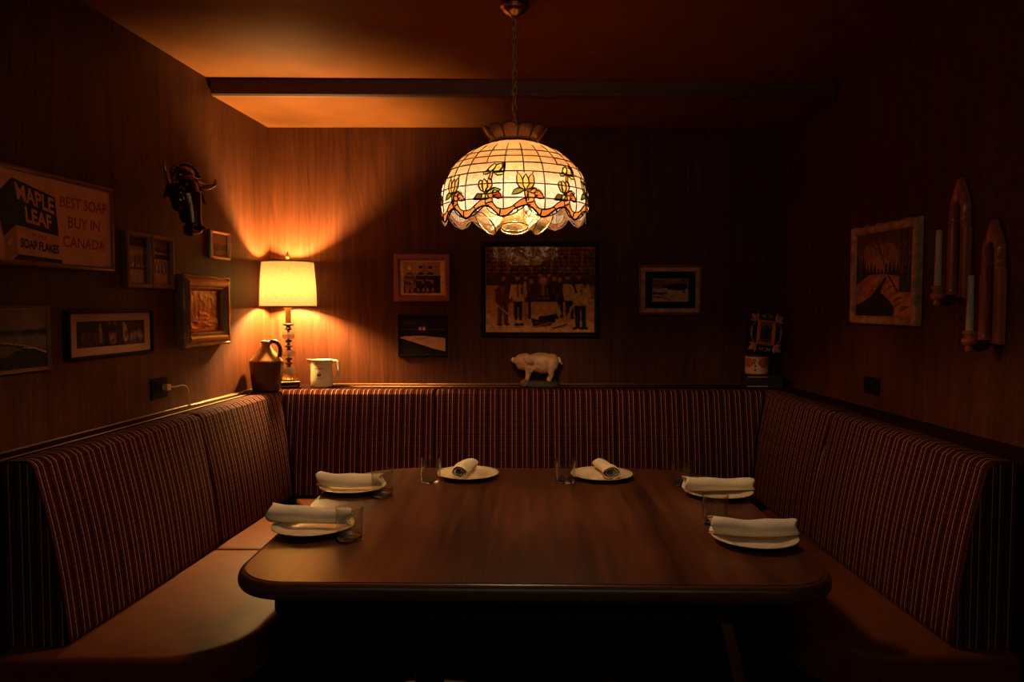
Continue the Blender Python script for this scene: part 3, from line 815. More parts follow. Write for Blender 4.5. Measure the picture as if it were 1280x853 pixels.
curl = [(405, 502), (425, 505), (445, 530), (453, 552), (430, 556), (405, 545), (393, 520)]

def pip(px, py, poly):
    ins = np.zeros(px.shape, bool); n = len(poly)
    for i in range(n):
        x1, y1 = poly[i]; x2, y2 = poly[(i + 1) % n]
        c = (y1 > py) != (y2 > py); xi = (x2 - x1) * (py - y1) / (y2 - y1 + 1e-9) + x1
        ins ^= c & (px < xi)
    return ins
YT = [(y, yz(y)) for y in range(180, 700, 4)]
_yz_z = np.array([b for a, b in YT][::-1]); _yz_y = np.array([a for a, b in YT][::-1], float)
def zy(z): return np.interp(z, _yz_z, _yz_y)
def bottom_y(u): return 629 + 35 * math.cos(2 * PI * u) + 5 * math.cos(4 * PI * u + 0.6)

def build_shade():
    nu, nv = NPER * 44, 96
    ZTOP = SH[0][1]
    U = np.arange(nu) / 44.0
    verts = []; 
    zb = np.array([yz(bottom_y(u)) for u in U[:44]]); zb = np.tile(zb, NPER)
    ph = PHI0 + U * 2 * PI / NPER
    Z = np.zeros((nv + 1, nu)); R = np.zeros((nv + 1, nu))
    dz_s = np.array([p[1] for p in _d]); dr_s = np.array([p[0] for p in _d])
    arcl = np.concatenate([[0], np.cumsum(np.hypot(np.diff(dz_s), np.diff(dr_s)))])
    for i in range(nu):
        ab = np.interp(-zb[i], -dz_s, arcl)
        a = np.linspace(0, ab, nv + 1)
        Z[:, i] = np.interp(a, arcl, dz_s); R[:, i] = np.interp(a, arcl, dr_s)
    V = np.stack([R * np.sin(ph), -R * np.cos(ph), Z], -1).reshape(-1, 3)
    jj, ii = np.mgrid[0:nv, 0:nu]; i2 = (ii + 1) % nu
    F = np.stack([jj * nu + ii, (jj + 1) * nu + ii, (jj + 1) * nu + i2, jj * nu + i2], -1).reshape(-1, 4)
    # colour per little face
    u = (ii + .5) / 44.0; zc = (Z[:-1] + Z[1:]) / 2; y = zy(zc)
    k = np.floor(u + 0.0).astype(int) % NPER
    C = np.zeros(u.shape + (3,))
    rng = np.random.RandomState(11)
    row = np.digitize(y, [255, 290, 330, 385, 460, 550]); col = np.floor((u + .03) * 2).astype(int) % (2 * NPER)
    tint = rng.rand(8, 2 * NPER)[row, col]
    top = np.array(srgb(214, 160, 108)); mid = np.array(srgb(240, 206, 168)); low = np.array(srgb(255, 246, 240))
    w1 = np.clip((y - 300) / 90, 0, 1)[..., None]; w2 = np.clip((y - 400) / 60, 0, 1)[..., None]
    C = top * (1 - w1) + (mid * (1 - w2) + low * w2) * w1
    C = C * (0.86 + 0.26 * tint)[..., None]
    def paint(mask, c, v=0.0):
        C[mask] = np.array(srgb(*c)) * (1 + v)
    for kk in range(-1, NPER + 1):
        x = (u - kk) * UP + 460.0
        x = np.where(x > 460 + UP * NPER * .5, x - UP * NPER, x); x = np.where(x < 460 - UP * NPER * .5, x + UP * NPER, x)
        if kk == NPER or kk == -1: continue
        near = (x > 320) & (x < 780)
        odd = kk % 2 == 1
        if not odd:
            for pl, c in leavesA: paint(near & pip(x, y, pl), c)
            paint(near & pip(x, y, stemA), (205, 130, 70))
            for n_, pl in enumerate(tulip): paint(near & pip(x, y, pl), [(238, 196, 100), (246, 212, 120), (226, 176, 84)][n_])
        else:
            for pl, c in leavesB: paint(near & pip(x, y, pl), c)
            paint(near & pip(x, y, stemB), (212, 150, 90))
            for n_, pl in enumerate(bud2): paint(near & pip(x, y, pl), [(240, 200, 105), (248, 214, 125), (226, 178, 88)][n_])
            for n_, pl in enumerate(top2): paint(near & pip(x, y, pl), [(238, 208, 120), (236, 186, 84), (222, 166, 72)][n_])
        dmin = np.full(u.shape, 1e9); targ = np.zeros(u.shape)
        for n_ in range(len(RIB) - 1):
            (ax, ay), (bx_, by) = RIB[n_], RIB[n_ + 1]
            dx, dy = bx_ - ax, by - ay; t = np.clip(((x - ax) * dx + (y - ay) * dy) / (dx * dx + dy * dy + 1e-9), 0, 1)
            d = np.hypot(x - ax - t * dx, y - ay - t * dy); m = d < dmin; dmin = np.where(m, d, dmin); targ = np.where(m, (n_ + t) / len(RIB), targ)
        m = near & (dmin < RIBW)
        seg = np.digitize(targ, [0.30, 0.52, 0.72])
        cs = [(226, 146, 84), (232, 158, 96), (228, 152, 92), (220, 134, 70)]
        for s_ in range(4): paint(m & (seg == s_), cs[(s_ + kk) % 4])
        paint(near & pip(x, y, curl), (216, 140, 66) if kk % 3 else (170, 60, 40))
        # glass below the ribbon belongs to it
        lowm = near & (y > np.interp(np.clip(x, 371, 625), [371, 400, 468, 545, 625], [580, 625, 645, 607, 575])) & (dmin >= RIBW) & (x > 340) & (x < 585)
        paint(lowm & (y > 560), (222, 130, 64))
    me = bpy.data.meshes.new('shade')
    me.vertices.add(len(V)); me.vertices.foreach_set('co', V.ravel())
    me.loops.add(F.size); me.loops.foreach_set('vertex_index', F.ravel().astype(np.int32))
    me.polygons.add(len(F)); me.polygons.foreach_set('loop_start', np.arange(len(F)) * 4)
    me.update(calc_edges=True)
    at = me.color_attributes.new('Col', 'FLOAT_COLOR', 'CORNER')
    c = np.concatenate([np.clip(C.reshape(-1, 3), 0, 1), np.ones((len(F), 1))], 1)
    at.data.foreach_set('color', np.repeat(c, 4, axis=0).ravel())
    return link('shade', me, M['art_glass'], pend, True)
shade = build_shade()

def build_leads():
    bm = bmesh.new(); W = 0.0026
    def path(pts, kk, closed=False, w=W):
        P = []
        n = len(pts)
        for i in range(n if closed else n - 1):
            (x1, y1), (x2, y2) = pts[i], pts[(i + 1) % n]
            st = max(1, int(math.hypot(x2 - x1, y2 - y1) / 12))
            for s in range(st): P.append((x1 + (x2 - x1) * s / st, y1 + (y2 - y1) * s / st))
        if not closed: P.append(pts[-1])
        tube(bm, [surf(kk + ux(x), float(yz(y)), 0.0008) for x, y in P], w, 5, closed, not closed)
    for y, z0 in [(255, 0), (290, 0), (330, 0), (385, 0), (460, 0), (550, 0)]:
        z = yz(y); tube(bm, [surf(NPER * i / 120, z, 0.0006) for i in range(120)], 0.0021, 5, True)
    for kk in range(NPER):
        odd = kk % 2 == 1
        tube(bm, [surf(kk, yz(218 + (625 - 218) * i / 30), 0.0006) for i in range(31)], 0.0021, 5)
        yend = 396 if not odd else 335
        tube(bm, [surf(kk + .5, yz(218 + (yend - 218) * i / 16), 0.0006) for i in range(17)], 0.0021, 5)
        n = len(RIB)
        for sgn in (-1, 1):
            off = []
            for i in range(n):
                a = np.array(RIB[max(i - 1, 0)]); b = np.array(RIB[min(i + 1, n - 1)]); t = b - a; t = t / (np.hypot(*t) + 1e-9)
                off.append((RIB[i][0] - t[1] * RIBW * sgn, RIB[i][1] + t[0] * RIBW * sgn))
            off = [p for p in off][::2]
            path(off, kk, False, 0.0022)
        for fr in (0.30, 0.52, 0.72):
            i = int(fr * n); a = np.array(RIB[i - 1]); b = np.array(RIB[i + 1]); t = b - a; t = t / np.hypot(*t)
            path([(RIB[i][0] - t[1] * RIBW, RIB[i][1] + t[0] * RIBW), (RIB[i][0] + t[1] * RIBW, RIB[i][1] - t[0] * RIBW)], kk)
        path(curl, kk, True)
        for pl in (tulip if not odd else bud2 + top2): path(pl, kk, True, 0.0024)
        for pl, c in (leavesA if not odd else leavesB): path(pl, kk, True, 0.0023)
        path(stemA if not odd else stemB, kk, True, 0.0023)
        if not odd:
            path([(545, 398), (540, 385)], kk); path([(632, 400), (640, 385)], kk)
    tube(bm, [surf(NPER * i / (NPER * 24), yz(bottom_y(i / 24)), 0) for i in range(NPER * 24)], 0.003, 6, True)
    return obj('lead_came', bm, M['lead'], shade, True)
build_leads()

# crown of flared glass petals, filigree ring, cap
bm = bmesh.new(); cl = bm.loops.layers.float_color.new('Col')
bl = bmesh.new()
for k in range(12):
    a0 = PHI0 + 2 * PI * (k - .5) / 12 + math.radians(1.0); a1 = PHI0 + 2 * PI * (k + .5) / 12 - math.radians(1.0)
    rng = random.Random(k); base = [(168, 108, 62), (150, 92, 54), (184, 124, 74)][k % 3]
    g = []
    for j in range(7):
        row = []
        for i in range(9):
            t = i / 8; e = abs(2 * t - 1)
            top = 0.044 - 0.012 * e ** 3
            f = j / 6; z = 2.044 + top * f; r = 0.082 + 0.034 * f ** 0.8 * (top / .044)
            a = a0 + (a1 - a0) * t
            row.append(bm.verts.new((r * math.sin(a), -r * math.cos(a), z)))
        g.append(row)
    for j in range(6):
        for i in range(8):
            f = bm.faces.new((g[j][i], g[j][i + 1], g[j + 1][i + 1], g[j + 1][i])); f.smooth = True
            for l in f.loops: l[cl] = (*srgb(*base), 1)
    rim = [g[j][0].co.copy() for j in range(7)] + [g[6][i].co.copy() for i in range(1, 9)] + [g[j][8].co.copy() for j in range(5, -1, -1)]
    tube(bl, rim, 0.0021, 5)
cr = obj('crown', bm, M['crown_glass'], pend)
obj('lead_came', bl, M['lead'], cr, True)
bm = bmesh.new()
tube(bm, [(0.0775 * math.cos(2 * PI * i / 48), 0.0775 * math.sin(2 * PI * i / 48), 2.034) for i in range(48)], 0.0035, 8, True)
tube(bm, [(0.0835 * math.cos(2 * PI * i / 48), 0.0835 * math.sin(2 * PI * i / 48), 2.046) for i in range(48)], 0.003, 8, True)
for i in range(48):
    a = 2 * PI * i / 48; r = 0.0815
    tube(bm, [(r * math.cos(a + .065 * math.cos(q)), r * math.sin(a + .065 * math.cos(q)), 2.040 + 0.005 * math.sin(q)) for q in [2 * PI * j / 8 for j in range(8)]], 0.0012, 4, True)
obj('gallery_ring', bm, M['bronze'], pend, True)
bm = bmesh.new(); lathe(bm, [(0.0775, 2.034), (0.070, 2.046), (0.045, 2.060), (0.020, 2.068), (0.012, 2.080), (0.008, 2.092), (0, 2.094)], 40); obj('vase_cap', bm, M['bronze'], pend, True)
# canopy and chain
bm = bmesh.new()
lathe(bm, [(0.0, ZC - .0005), (0.047, ZC - .0005), (0.0475, ZC - .012), (0.050, ZC - .014), (0.0505, ZC - .019), (0.044, ZC - .022), (0.040, ZC - .030), (0.031, ZC - .040), (0.018, ZC - .047), (0.011, ZC - .052), (0.011, ZC - .060), (0, ZC - .062)], 44)
for v in bm.verts:
    z = v.co.z - ZC
    if -.045 < z < -.021:
        a = math.atan2(v.co.y, v.co.x); f = 1 + 0.035 * math.cos(22 * a); v.co.x *= f; v.co.y *= f
obj('canopy', bm, M['brass'], pend, True)
bm = bmesh.new(); zz = ZC - .062; zend = 2.094; nlk = 13; pit = (zz - zend) / nlk
for i in range(nlk):
    zc = zz - (i + .5) * pit; hl = pit * .5 + 0.0055; hw = 0.0088
    rot = (i % 2) * PI / 2 + 0.5 + 0.12 * math.sin(i * 2.1)
    pts = []
    for j in range(20):
        a = 2 * PI * j / 20; x = hw * math.cos(a); z = hl * math.sin(a)
        z = math.copysign(min(abs(z) * 1.1, hl), z)
        pts.append((x * math.cos(rot), x * math.sin(rot), zc + z))
    tube(bm, pts, 0.0018, 6, True)
obj('chain', bm, M['brass'], pend, True)
bm = bmesh.new(); tube(bm, [(0.004 * math.sin(i * .9), 0.004 * math.cos(i * .9), zz - (zz - zend) * i / 40) for i in range(41)], 0.0016, 5); obj('cord', bm, M['cord'], pend, True)
# cluster of three sockets with glass cups
bm = bmesh.new(); lathe(bm, [(0, 2.033), (0.012, 2.033), (0.012, 1.90), (0.034, 1.895), (0.038, 1.875), (0.026, 1.862), (0.010, 1.856), (0, 1.850)], 28); 
CUPS = []
for a, rr, tilt, zc in ((-90, 0.060, 14, 1.800), (-152, 0.092, 52, 1.790), (-28, 0.092, 52, 1.790), (90, 0.080, 30, 1.800)):
    ar = math.radians(a); tl_ = math.radians(tilt); dirv = Vector((math.cos(ar) * math.sin(tl_), math.sin(ar) * math.sin(tl_), -math.cos(tl_)))
    p = Vector((math.cos(ar) * rr * .7, math.sin(ar) * rr * .7, zc))
    tube(bm, [(0, 0, 1.866), (math.cos(ar) * .03, math.sin(ar) * .03, 1.868), p - dirv * .018, p], [0.006, 0.006, 0.013, 0.015], 10)
    CUPS.append((p, dirv))
for a in (30, 150, 270):
    ar = math.radians(a); tube(bm, [(0, 0, 1.900), (math.cos(ar) * .030, math.sin(ar) * .030, 1.892), (math.cos(ar) * .048, math.sin(ar) * .048, 1.880)], [.006, .010, .012], 10)
obj('socket_cluster', bm, M['brass'], pend, True)
bulb_mat = emitter('pendant_bulb_light', PENDANT_TINT, PENDANT_BULB)
for a in (30, 150, 270):
    ar = math.radians(a); bm = bmesh.new(); bmesh.ops.create_uvsphere(bm, u_segments=12, v_segments=8, radius=0.019, matrix=Matrix.Translation((math.cos(ar) * .064, math.sin(ar) * .064, 1.862))); obj('bulb', bm, bulb_mat, pend, True)
M['cup_rim'] = plain('brass_cup_rim', (0.75, 0.55, 0.28), 0.25, 0.9, 0.1, 40)
for p, dv in CUPS:
    q = dv.to_track_quat('Z', 'Y').to_matrix().to_4x4(); mt = Matrix.Translation(p) @ q
    bm = bmesh.new(); lathe(bm, [(0.016, -0.004), (0.026, 0.004), (0.036, 0.018), (0.043, 0.036), (0.0465, 0.054), (0.048, 0.062)], 40)
    for v in bm.verts:
        a = math.atan2(v.co.y, v.co.x); f = 1
    bmesh.ops.transform(bm, matrix=mt, verts=bm.verts)
    cup = obj('glass_cup', bm, M['cup_glass'], pend, True)
    bm = bmesh.new(); tube(bm, [mt @ Vector((0.048 * math.cos(a), 0.048 * math.sin(a), 0.062)) for a in [2 * PI * i / 48 for i in range(48)]], 0.0028, 7, True)
    obj('rim', bm, M['cup_rim'], cup, True)

# ------------------------------------------------------------------ table lamp in the corner
LX, LY, LZ = -1.214, 4.125, 1.0195
tlamp = thing('table_lamp', 'lit table lamp with linen drum shade and stacked glass stem in corner', 'lamp', (LX, LY, LZ), 0.0)
bm = bmesh.new()
R1, R2, H1, H2 = 0.1375, 0.151, 0.682, 0.440          # top radius, bottom radius, top and bottom height
rg = []
for i in range(13):
    t = i / 12; rg.append([((R2 + (R1 - R2) * t + 0.003 * math.sin(PI * t)) * math.cos(2 * PI * k / 64), (R2 + (R1 - R2) * t + 0.003 * math.sin(PI * t)) * math.sin(2 * PI * k / 64), H2 + (H1 - H2) * t) for k in range(64)])
loft_rings(bm, rg); dsh = obj('lamp_shade', bm, M['shade_fabric'], tlamp, True)
bm = bmesh.new()
for r, z in ((R1, H1), (R2, H2)):
    loft_rings(bm, [[((r + o) * math.cos(2 * PI * k / 64), (r + o) * math.sin(2 * PI * k / 64), z + dz) for k in range(64)] for o, dz in ((.0008, -.004), (.0016, 0), (.0008, .004), (-.0008, .004), (-.0016, 0), (-.0008, -.004), (.0008, -.004))])
a = math.radians(-150)
tube(bm, [((R2 + (R1 - R2) * t + 0.003 * math.sin(PI * t) + .0006) * math.cos(a), (R2 + (R1 - R2) * t + 0.003 * math.sin(PI * t) + .0006) * math.sin(a), H2 + (H1 - H2) * t) for t in [i / 12 for i in range(13)]], 0.0022, 5)
obj('shade_trim', bm, M['shade_trim'], dsh, True)
bm = bmesh.new()                                                  # harp, spider and socket
tube(bm, [(0.045 * math.sin(q), 0, 0.55 - 0.135 * math.cos(q)) for q in [PI * i / 20 for i in range(21)]] , 0.0018, 6)
tube(bm, [(-0.045 * math.sin(q), 0, 0.55 - 0.135 * math.cos(q)) for q in [PI * i / 20 for i in range(21)]] , 0.0018, 6)
for k in range(3):
    b = 2 * PI * k / 3 + .4; tube(bm, [(0, 0, 0.684), (R1 * .5 * math.cos(b), R1 * .5 * math.sin(b), 0.682), (R1 * math.cos(b), R1 * math.sin(b), 0.680)], 0.0016, 5)
obj('harp', bm, M['brass'], tlamp, True)
bm = bmesh.new(); lathe(bm, [(0, 0.682), (0.010, 0.682), (0.010, 0.690), (0.006, 0.694), (0.0100, 0.702), (0.0100, 0.718), (0.007, 0.726), (0.0035, 0.735), (0, 0.737)], 20); obj('finial', bm, M['cord'], tlamp, True)
bm = bmesh.new(); lathe(bm, [(0, 0.352), (0.0145, 0.352), (0.0145, 0.425), (0.018, 0.435), (0.018, 0.484), (0.013, 0.490), (0, 0.490)], 24); obj('socket', bm, M['cord'], tlamp, True)
stem = bmesh.new()
lathe(stem, [(0.004, 0.09), (0.004, 0.355)], 10)
M['crystal'] = plain('lamp_crystal', (0.95, 0.86, 0.68), 0.12, 0, 0.02, 20); M['crystal'].node_tree.nodes['Principled BSDF'].inputs['Transmission Weight'].default_value = 0.45; M['spool'] = plain('dark_turned_spool', (0.05, 0.018, 0.007), 0.3, 0.3, 0.2, 40)
def spool(z0, z1, w):
    h = z1 - z0; lathe(stem, [(0, z0), (w * .62, z0), (w * .62, z0 + h * .12), (w * .38, z0 + h * .3), (w * .42, z0 + h * .45), (w, z0 + h * .68), (w, z0 + h * .82), (w * .5, z0 + h), (0, z0 + h)], 24)
for z0, z1, w in ((0.318, 0.352, 0.030), (0.302, 0.320, 0.016), (0.226, 0.262, 0.019), (0.205, 0.232, 0.023), (0.135, 0.162, 0.019), (0.113, 0.138, 0.022)): spool(z0, z1, w)
obj('stem', stem, M['spool'], tlamp, True)
for z0, z1, w in ((0.264, 0.300, 0.033), (0.166, 0.204, 0.034), (0.072, 0.112, 0.033)):
    bm = bmesh.new(); h = z1 - z0
    lathe(bm, [(0.0045, z0 + .002), (w * .70, z0), (w * .90, z0 + h * .14), (w, z0 + h * .34), (w, z0 + h * .80), (w * .95, z0 + h * .92), (w * .86, z1), (0.0045, z1 - .001)], 36); obj('glass_disc', bm, M['crystal'], tlamp, True)
bm = bmesh.new()                                                  # fluted dome over a square footed plinth
pr = [(0, 0.080), (0.020, 0.080), (0.026, 0.074), (0.030, 0.062), (0.046, 0.048), (0.050, 0.044), (0.050, 0.038), (0, 0.038)]
lathe(bm, pr, 64)
for v in bm.verts:
    if .045 < v.co.z < .078:
        a = math.atan2(v.co.y, v.co.x); f = 1 + .05 * math.cos(16 * a); v.co.x *= f; v.co.y *= f
obj('fluted_foot', bm, M['brass'], tlamp, True)
bm = bmesh.new()
def sqr(h, z): return [(sx * h, sy * h, z) for sx, sy in ((-1, -1), (1, -1), (1, 1), (-1, 1))]
loft_rings(bm, [sqr(h, z) for h, z in ((.046, .012), (.050, .020), (.058, .026), (.058, .034), (.052, .038))], True, (True, True))
for sx in (-1, 1):
    for sy in (-1, 1):
        b2 = [(sx * .050, sy * .050, 0.0), (sx * .048, sy * .048, .012)]
        tube(bm, [b2[0], (sx * .053, sy * .053, .005), b2[1]], [.008, .010, .007], 8)
pl = obj('plinth', bm, M['bronze'], tlamp); pl.rotation_euler = (0, 0, math.radians(18))
bm = bmesh.new(); ball(bm, (0, 0, 0.542), (0.027, 0.027, 0.050), 14, 10); obj('bulb', bm, emitter('table_bulb_light', TABLE_TINT, TABLE_BULB), tlamp, True)

# ------------------------------------------------------------------ jug and pitcher on the ledge
jug = thing('stoneware_jug', 'brown salt-glazed stoneware jug with tan shoulder beside the table lamp', 'jug', (-1.284, 3.962, 1.0195))
bm = bmesh.new()
bmb = [(0, 0.0), (0.066, 0.0), (0.071, 0.006), (0.078, 0.06), (0.0845, 0.12), (0.0868, 0.150), (0.0862, 0.157)]
lathe(bm, bmb, 48, mi=0)
lathe(bm, [(0.0862, 0.157), (0.080, 0.164), (0.062, 0.185), (0.040, 0.210), (0.028, 0.226), (0.0225, 0.238), (0.0215, 0.248), (0.026, 0.251), (0.0285, 0.257), (0.0265, 0.262), (0.0175, 0.2625), (0.015, 0.255), (0.014, 0.235), (0, 0.234)], 48, mi=1)
bmesh.ops.remove_doubles(bm, verts=bm.verts, dist=1e-5)
obj('body', bm, [M['stone_dark'], M['stone_light']], jug, True)
bm = bmesh.new()
hp = [(0.020, 0.253), (0.034, 0.258), (0.052, 0.256), (0.066, 0.244), (0.073, 0.224), (0.073, 0.198), (0.068, 0.180)]
hp = [tuple(p) for p in catmull(hp, 5)]
tube(bm, [(x, -0.004, z) for x, z in hp], [0.0085 - 0.001 * math.sin(PI * i / (len(hp) - 1)) for i in range(len(hp))], 10, flat=1.5)
obj('handle', bm, M['stone_dark'], jug, True)

pit = thing('water_pitcher', 'cream china pitcher with small printed crown emblem on the ledge', 'pitcher', (-1.046, 4.165, 1.0195))
bm = bmesh.new()
prof = [(0, 0.0), (0.054, 0.0), (0.058, 0.003), (0.0595, 0.010), (0.0605, 0.045), (0.0585, 0.085), (0.0560, 0.115), (0.0565, 0.135), (0.0595, 0.148), (0.0605, 0.1500), (0.0575, 0.1495), (0.0545, 0.135), (0.0535, 0.10), (0.055, 0.03), (0, 0.008)]
lathe(bm, prof, 56)
for v in bm.verts:                                                # pull the lip out into a spout on the left
    if v.co.z > 0.095:
        a = math.atan2(v.co.y, v.co.x); da = abs((a - PI + PI) % (2 * PI) - PI)
        w = max(0, 1 - da / 0.55); w = w * w * (3 - 2 * w); s = ((v.co.z - 0.095) / 0.055) ** 1.3
        v.co.x -= 0.026 * w * s; v.co.z += 0.003 * w * s
        v.co.y *= 1 - 0.35 * w * s
obj('body', bm, M['cream'], pit, True)
bm = bmesh.new()
hp = [tuple(p) for p in catmull([(0.054, 0.137), (0.074, 0.142), (0.088, 0.132), (0.094, 0.108), (0.092, 0.078), (0.082, 0.048), (0.068, 0.030), (0.058, 0.026)], 5)]
tube(bm, [(x, 0, z) for x, z in hp], [0.0075 - .0015 * i / len(hp) for i in range(len(hp))], 10, flat=1.25)
obj('handle', bm, M['cream'], pit, True)
def wrap(cx, z, r=0.0588): return (r * math.sin(cx / r), -r * math.cos(cx / r), z)
bm = bmesh.new()
def decal(bm, x0, x1, z0, z1, r=0.0606):
    n = 4; A = []
    for i in range(n + 1):
        x = x0 + (x1 - x0) * i / n; A.append((bm.verts.new(wrap(x, z0, r)), bm.verts.new(wrap(x, z1, r))))
    for a_, b_ in zip(A, A[1:]): bm.faces.new((a_[0], b_[0], b_[1], a_[1]))
rng = random.Random(5); x = -0.024
while x < 0.024:
    w = rng.uniform(.0022, .0034); decal(bm, x, x + w, 0.1005 + rng.uniform(0, .001), 0.1055 - rng.uniform(0, .001)); x += w + .0009
x = -0.016
while x < 0.016:
    w = rng.uniform(.0016, .0026); decal(bm, x, x + w, 0.0480, 0.0512, .0612); x += w + .0009
for cx_, h0, h1, w in ((-.009, .066, .078, .0022), (-.0045, .064, .074, .002), (0, .062, .083, .0026), (.0045, .064, .074, .002), (.009, .066, .078, .0022)): decal(bm, cx_ - w, cx_ + w, h0, h1, .0612)
decal(bm, -.010, .010, .062, .0655, .0612); decal(bm, -.0035, .0035, .082, .0855, .0612)
obj('printed_emblem', bm, M['ink'], pit)

# ------------------------------------------------------------------ pig figurine
pig = thing('pig_figurine', 'worn pink painted pig figurine standing on the ledge under the curling photo', 'figurine', (0.140, 4.20, 1.0195))
PZ = 0.028
bm = bmesh.new()
def limb(pts, rs): 
    tube(bm, pts, rs, 12)
    ball(bm, pts[0], rs[0], 12, 8); ball(bm, pts[-1], rs[-1], 12, 8)
ball(bm, (0.020, 0, 0.102), (0.094, 0.052, 0.056), 28, 18)
ball(bm, (0.028, 0, 0.090), (0.066, 0.050, 0.051), 24, 16)
ball(bm, (-0.045, 0, 0.098), (0.048, 0.044, 0.048), 24, 16)
ball(bm, (0.080, 0, 0.106), (0.040, 0.046, 0.046), 24, 16)
ball(bm, (-0.086, 0, 0.111), (0.041, 0.036, 0.040), 24, 16); ball(bm, (-0.065, 0, 0.112), (0.040, 0.040, 0.042), 24, 16)
ball(bm, (-0.082, 0, 0.086), (0.034, 0.030, 0.026), 20, 14)
ball(bm, (-0.103, 0, 0.128), (0.016, 0.022, 0.014), 16, 10)
limb([(-0.100, 0, 0.112), (-0.120, 0, 0.113), (-0.133, 0, 0.117)], [0.022, 0.0165, 0.0145])
for sy in (-1, 1):
    limb([(-0.045, sy * .024, 0.075), (-0.049, sy * .026, 0.045), (-0.054, sy * .026, 0.020), (-0.058, sy * .026, 0.006)], [0.025, 0.016, 0.0115, 0.012])
    limb([(0.080, sy * .026, 0.085), (0.072, sy * .028, 0.055), (0.077, sy * .028, 0.034), (0.064, sy * .027, 0.006)], [0.033, 0.021, 0.014, 0.0125])
    ball(bm, (-0.038, sy * .034, 0.074), (0.022, 0.012, 0.026), 14, 10)
me = remeshed('body', bm, 0.0030, 6)
o = link('body', me, M['pig'], pig, True); o.location = (0, 0, PZ)
for sy in (-1, 1):
    bm = bmesh.new(); n = 12
    ctr = [(-0.078, 0.134), (-0.058, 0.134), (-0.036, 0.124), (-0.020, 0.108), (-0.026, 0.097), (-0.048, 0.097), (-0.066, 0.108)]
    a_ = [bm.verts.new((x, sy * (0.044 + 0.016 * ((x + .078) / .058)), z + PZ)) for x, z in ctr]
    b_ = [bm.verts.new((x, sy * (0.037 + 0.014 * ((x + .078) / .058)), z + PZ)) for x, z in ctr]
    c1 = bm.verts.new((-0.050, sy * 0.056, 0.116 + PZ)); c2 = bm.verts.new((-0.050, sy * 0.046, 0.116 + PZ))
    for i in range(len(ctr)):
        j = (i + 1) % len(ctr)
        bm.faces.new((a_[i], a_[j], c1)); bm.faces.new((b_[j], b_[i], c2)); bm.faces.new((a_[i], b_[i], b_[j], a_[j]))
    bmesh.ops.subdivide_edges(bm, edges=bm.edges, cuts=1, use_grid_fill=True)
    obj('ear', bm, M['pig'], pig, True)
bm = bmesh.new(); lathe(bm, [(0, 0), (0.0145, 0), (0.0155, 0.003), (0.0150, 0.006), (0.0125, 0.0075), (0, 0.0075)], 24)
bmesh.ops.transform(bm, matrix=Matrix.Translation((-0.130, 0, 0.117 + PZ)) @ Matrix.Rotation(math.radians(-90), 4, 'Y'), verts=bm.verts); obj('snout', bm, M['pig_pale'], pig, True)
bm = bmesh.new()
tube(bm, [(0.117 + 0.018 * t + .004 * math.sin(7 * t), 0.006 * math.sin(9 * t), 0.122 + PZ - 0.026 * t + 0.006 * math.sin(9 * t + 1)) for t in [i / 16 for i in range(17)]], [0.006 - .003 * i / 16 for i in range(17)], 8)
obj('tail', bm, M['pig_pale'], pig, True)
for sy in (-1, 1):
    bm = bmesh.new(); ball(bm, (-0.107, sy * 0.0235, 0.120 + PZ), 0.004, 10, 8); obj('eye', bm, M['black_plastic'], pig, True)
bm = bmesh.new(); rr = []
for z, k in ((0, 1.0), (0.012, 1.0), (0.022, .95), (0.030, .84)):
    rr.append([(0.015 + 0.112 * k * math.copysign(abs(math.cos(a)) ** .7, math.cos(a)) * (1 + .015 * math.sin(7 * a)), 0.052 * k * math.copysign(abs(math.sin(a)) ** .7, math.sin(a)), z) for a in [2 * PI * i / 48 for i in range(48)]])
loft_rings(bm, rr, True, (True, True)); obj('base', bm, M['pig_base'], pig, auto=50)
bm = bmesh.new(); bmesh.ops.create_icosphere(bm, subdivisions=3, radius=1, matrix=Matrix.Diagonal((0.024, 0.020, 0.024, 1)))
rng = random.Random(2)
for v in bm.verts: v.co *= 1 + .12 * math.sin(9 * v.co.x * 40 + 3) * math.cos(v.co.z * 260)
bmesh.ops.translate(bm, verts=bm.verts, vec=(-0.074, -0.052, 0.020))
for v in bm.verts: v.co.z = max(v.co.z, 0.0005)
obj('mound', bm, M['rock'], pig, True)

# ------------------------------------------------------------------ stack in the right-hand corner
def book(label, loc, rz, w, d, h):
    t = thing('book', label, 'book', loc, rz, 'books in the ledge corner')
    bm = bmesh.new(); box(bm, -w / 2 + .004, w / 2 - .001, -d / 2 + .0035, d / 2 - .0035, .0028, h - .0028); obj('pages', bm, M['paper'], t)
    bm = bmesh.new(); box(bm, -w / 2, w / 2, -d / 2, d / 2, 0, .0027); box(bm, -w / 2, w / 2, -d / 2, d / 2, h - .0027, h); box(bm, w / 2 - .0009, w / 2 + .002, -d / 2, d / 2, 0, h); obj('cover', bm, M['book_black'], t, bevel=.0008, seg=1)
    return t
CX, CYR = 1.352, 4.165
def ledge_box():
    t = thing('storage_box', 'black box with two pale edge bands under the label tin', 'box', (1.375, 4.185, 1.0195), math.radians(-3))
    bm = bmesh.new(); box(bm, -0.095, 0.095, -0.075, 0.075, 0, 0.066); obj('body', bm, M['book_black'], t, bevel=.002)
    for z in (0.007, 0.058):
        bm = bmesh.new(); box(bm, -0.0952, 0.018, -0.0762, -0.0748, z - .0028, z + .0028); obj('pale_band', bm, M['paper'], t)
ledge_box()
tin = thing('food_tin', 'cream and orange label tin on the black box in the corner', 'tin', (1.345, 4.165, 1.0861), math.radians(8))
RT, HT = 0.0625, 0.104
cv = Canvas(120, 56, (214, 168, 130))
cv.rect(0, .93, 1, 1, (70, 45, 30)); cv.rect(0, 0, 1, .06, (90, 60, 42))
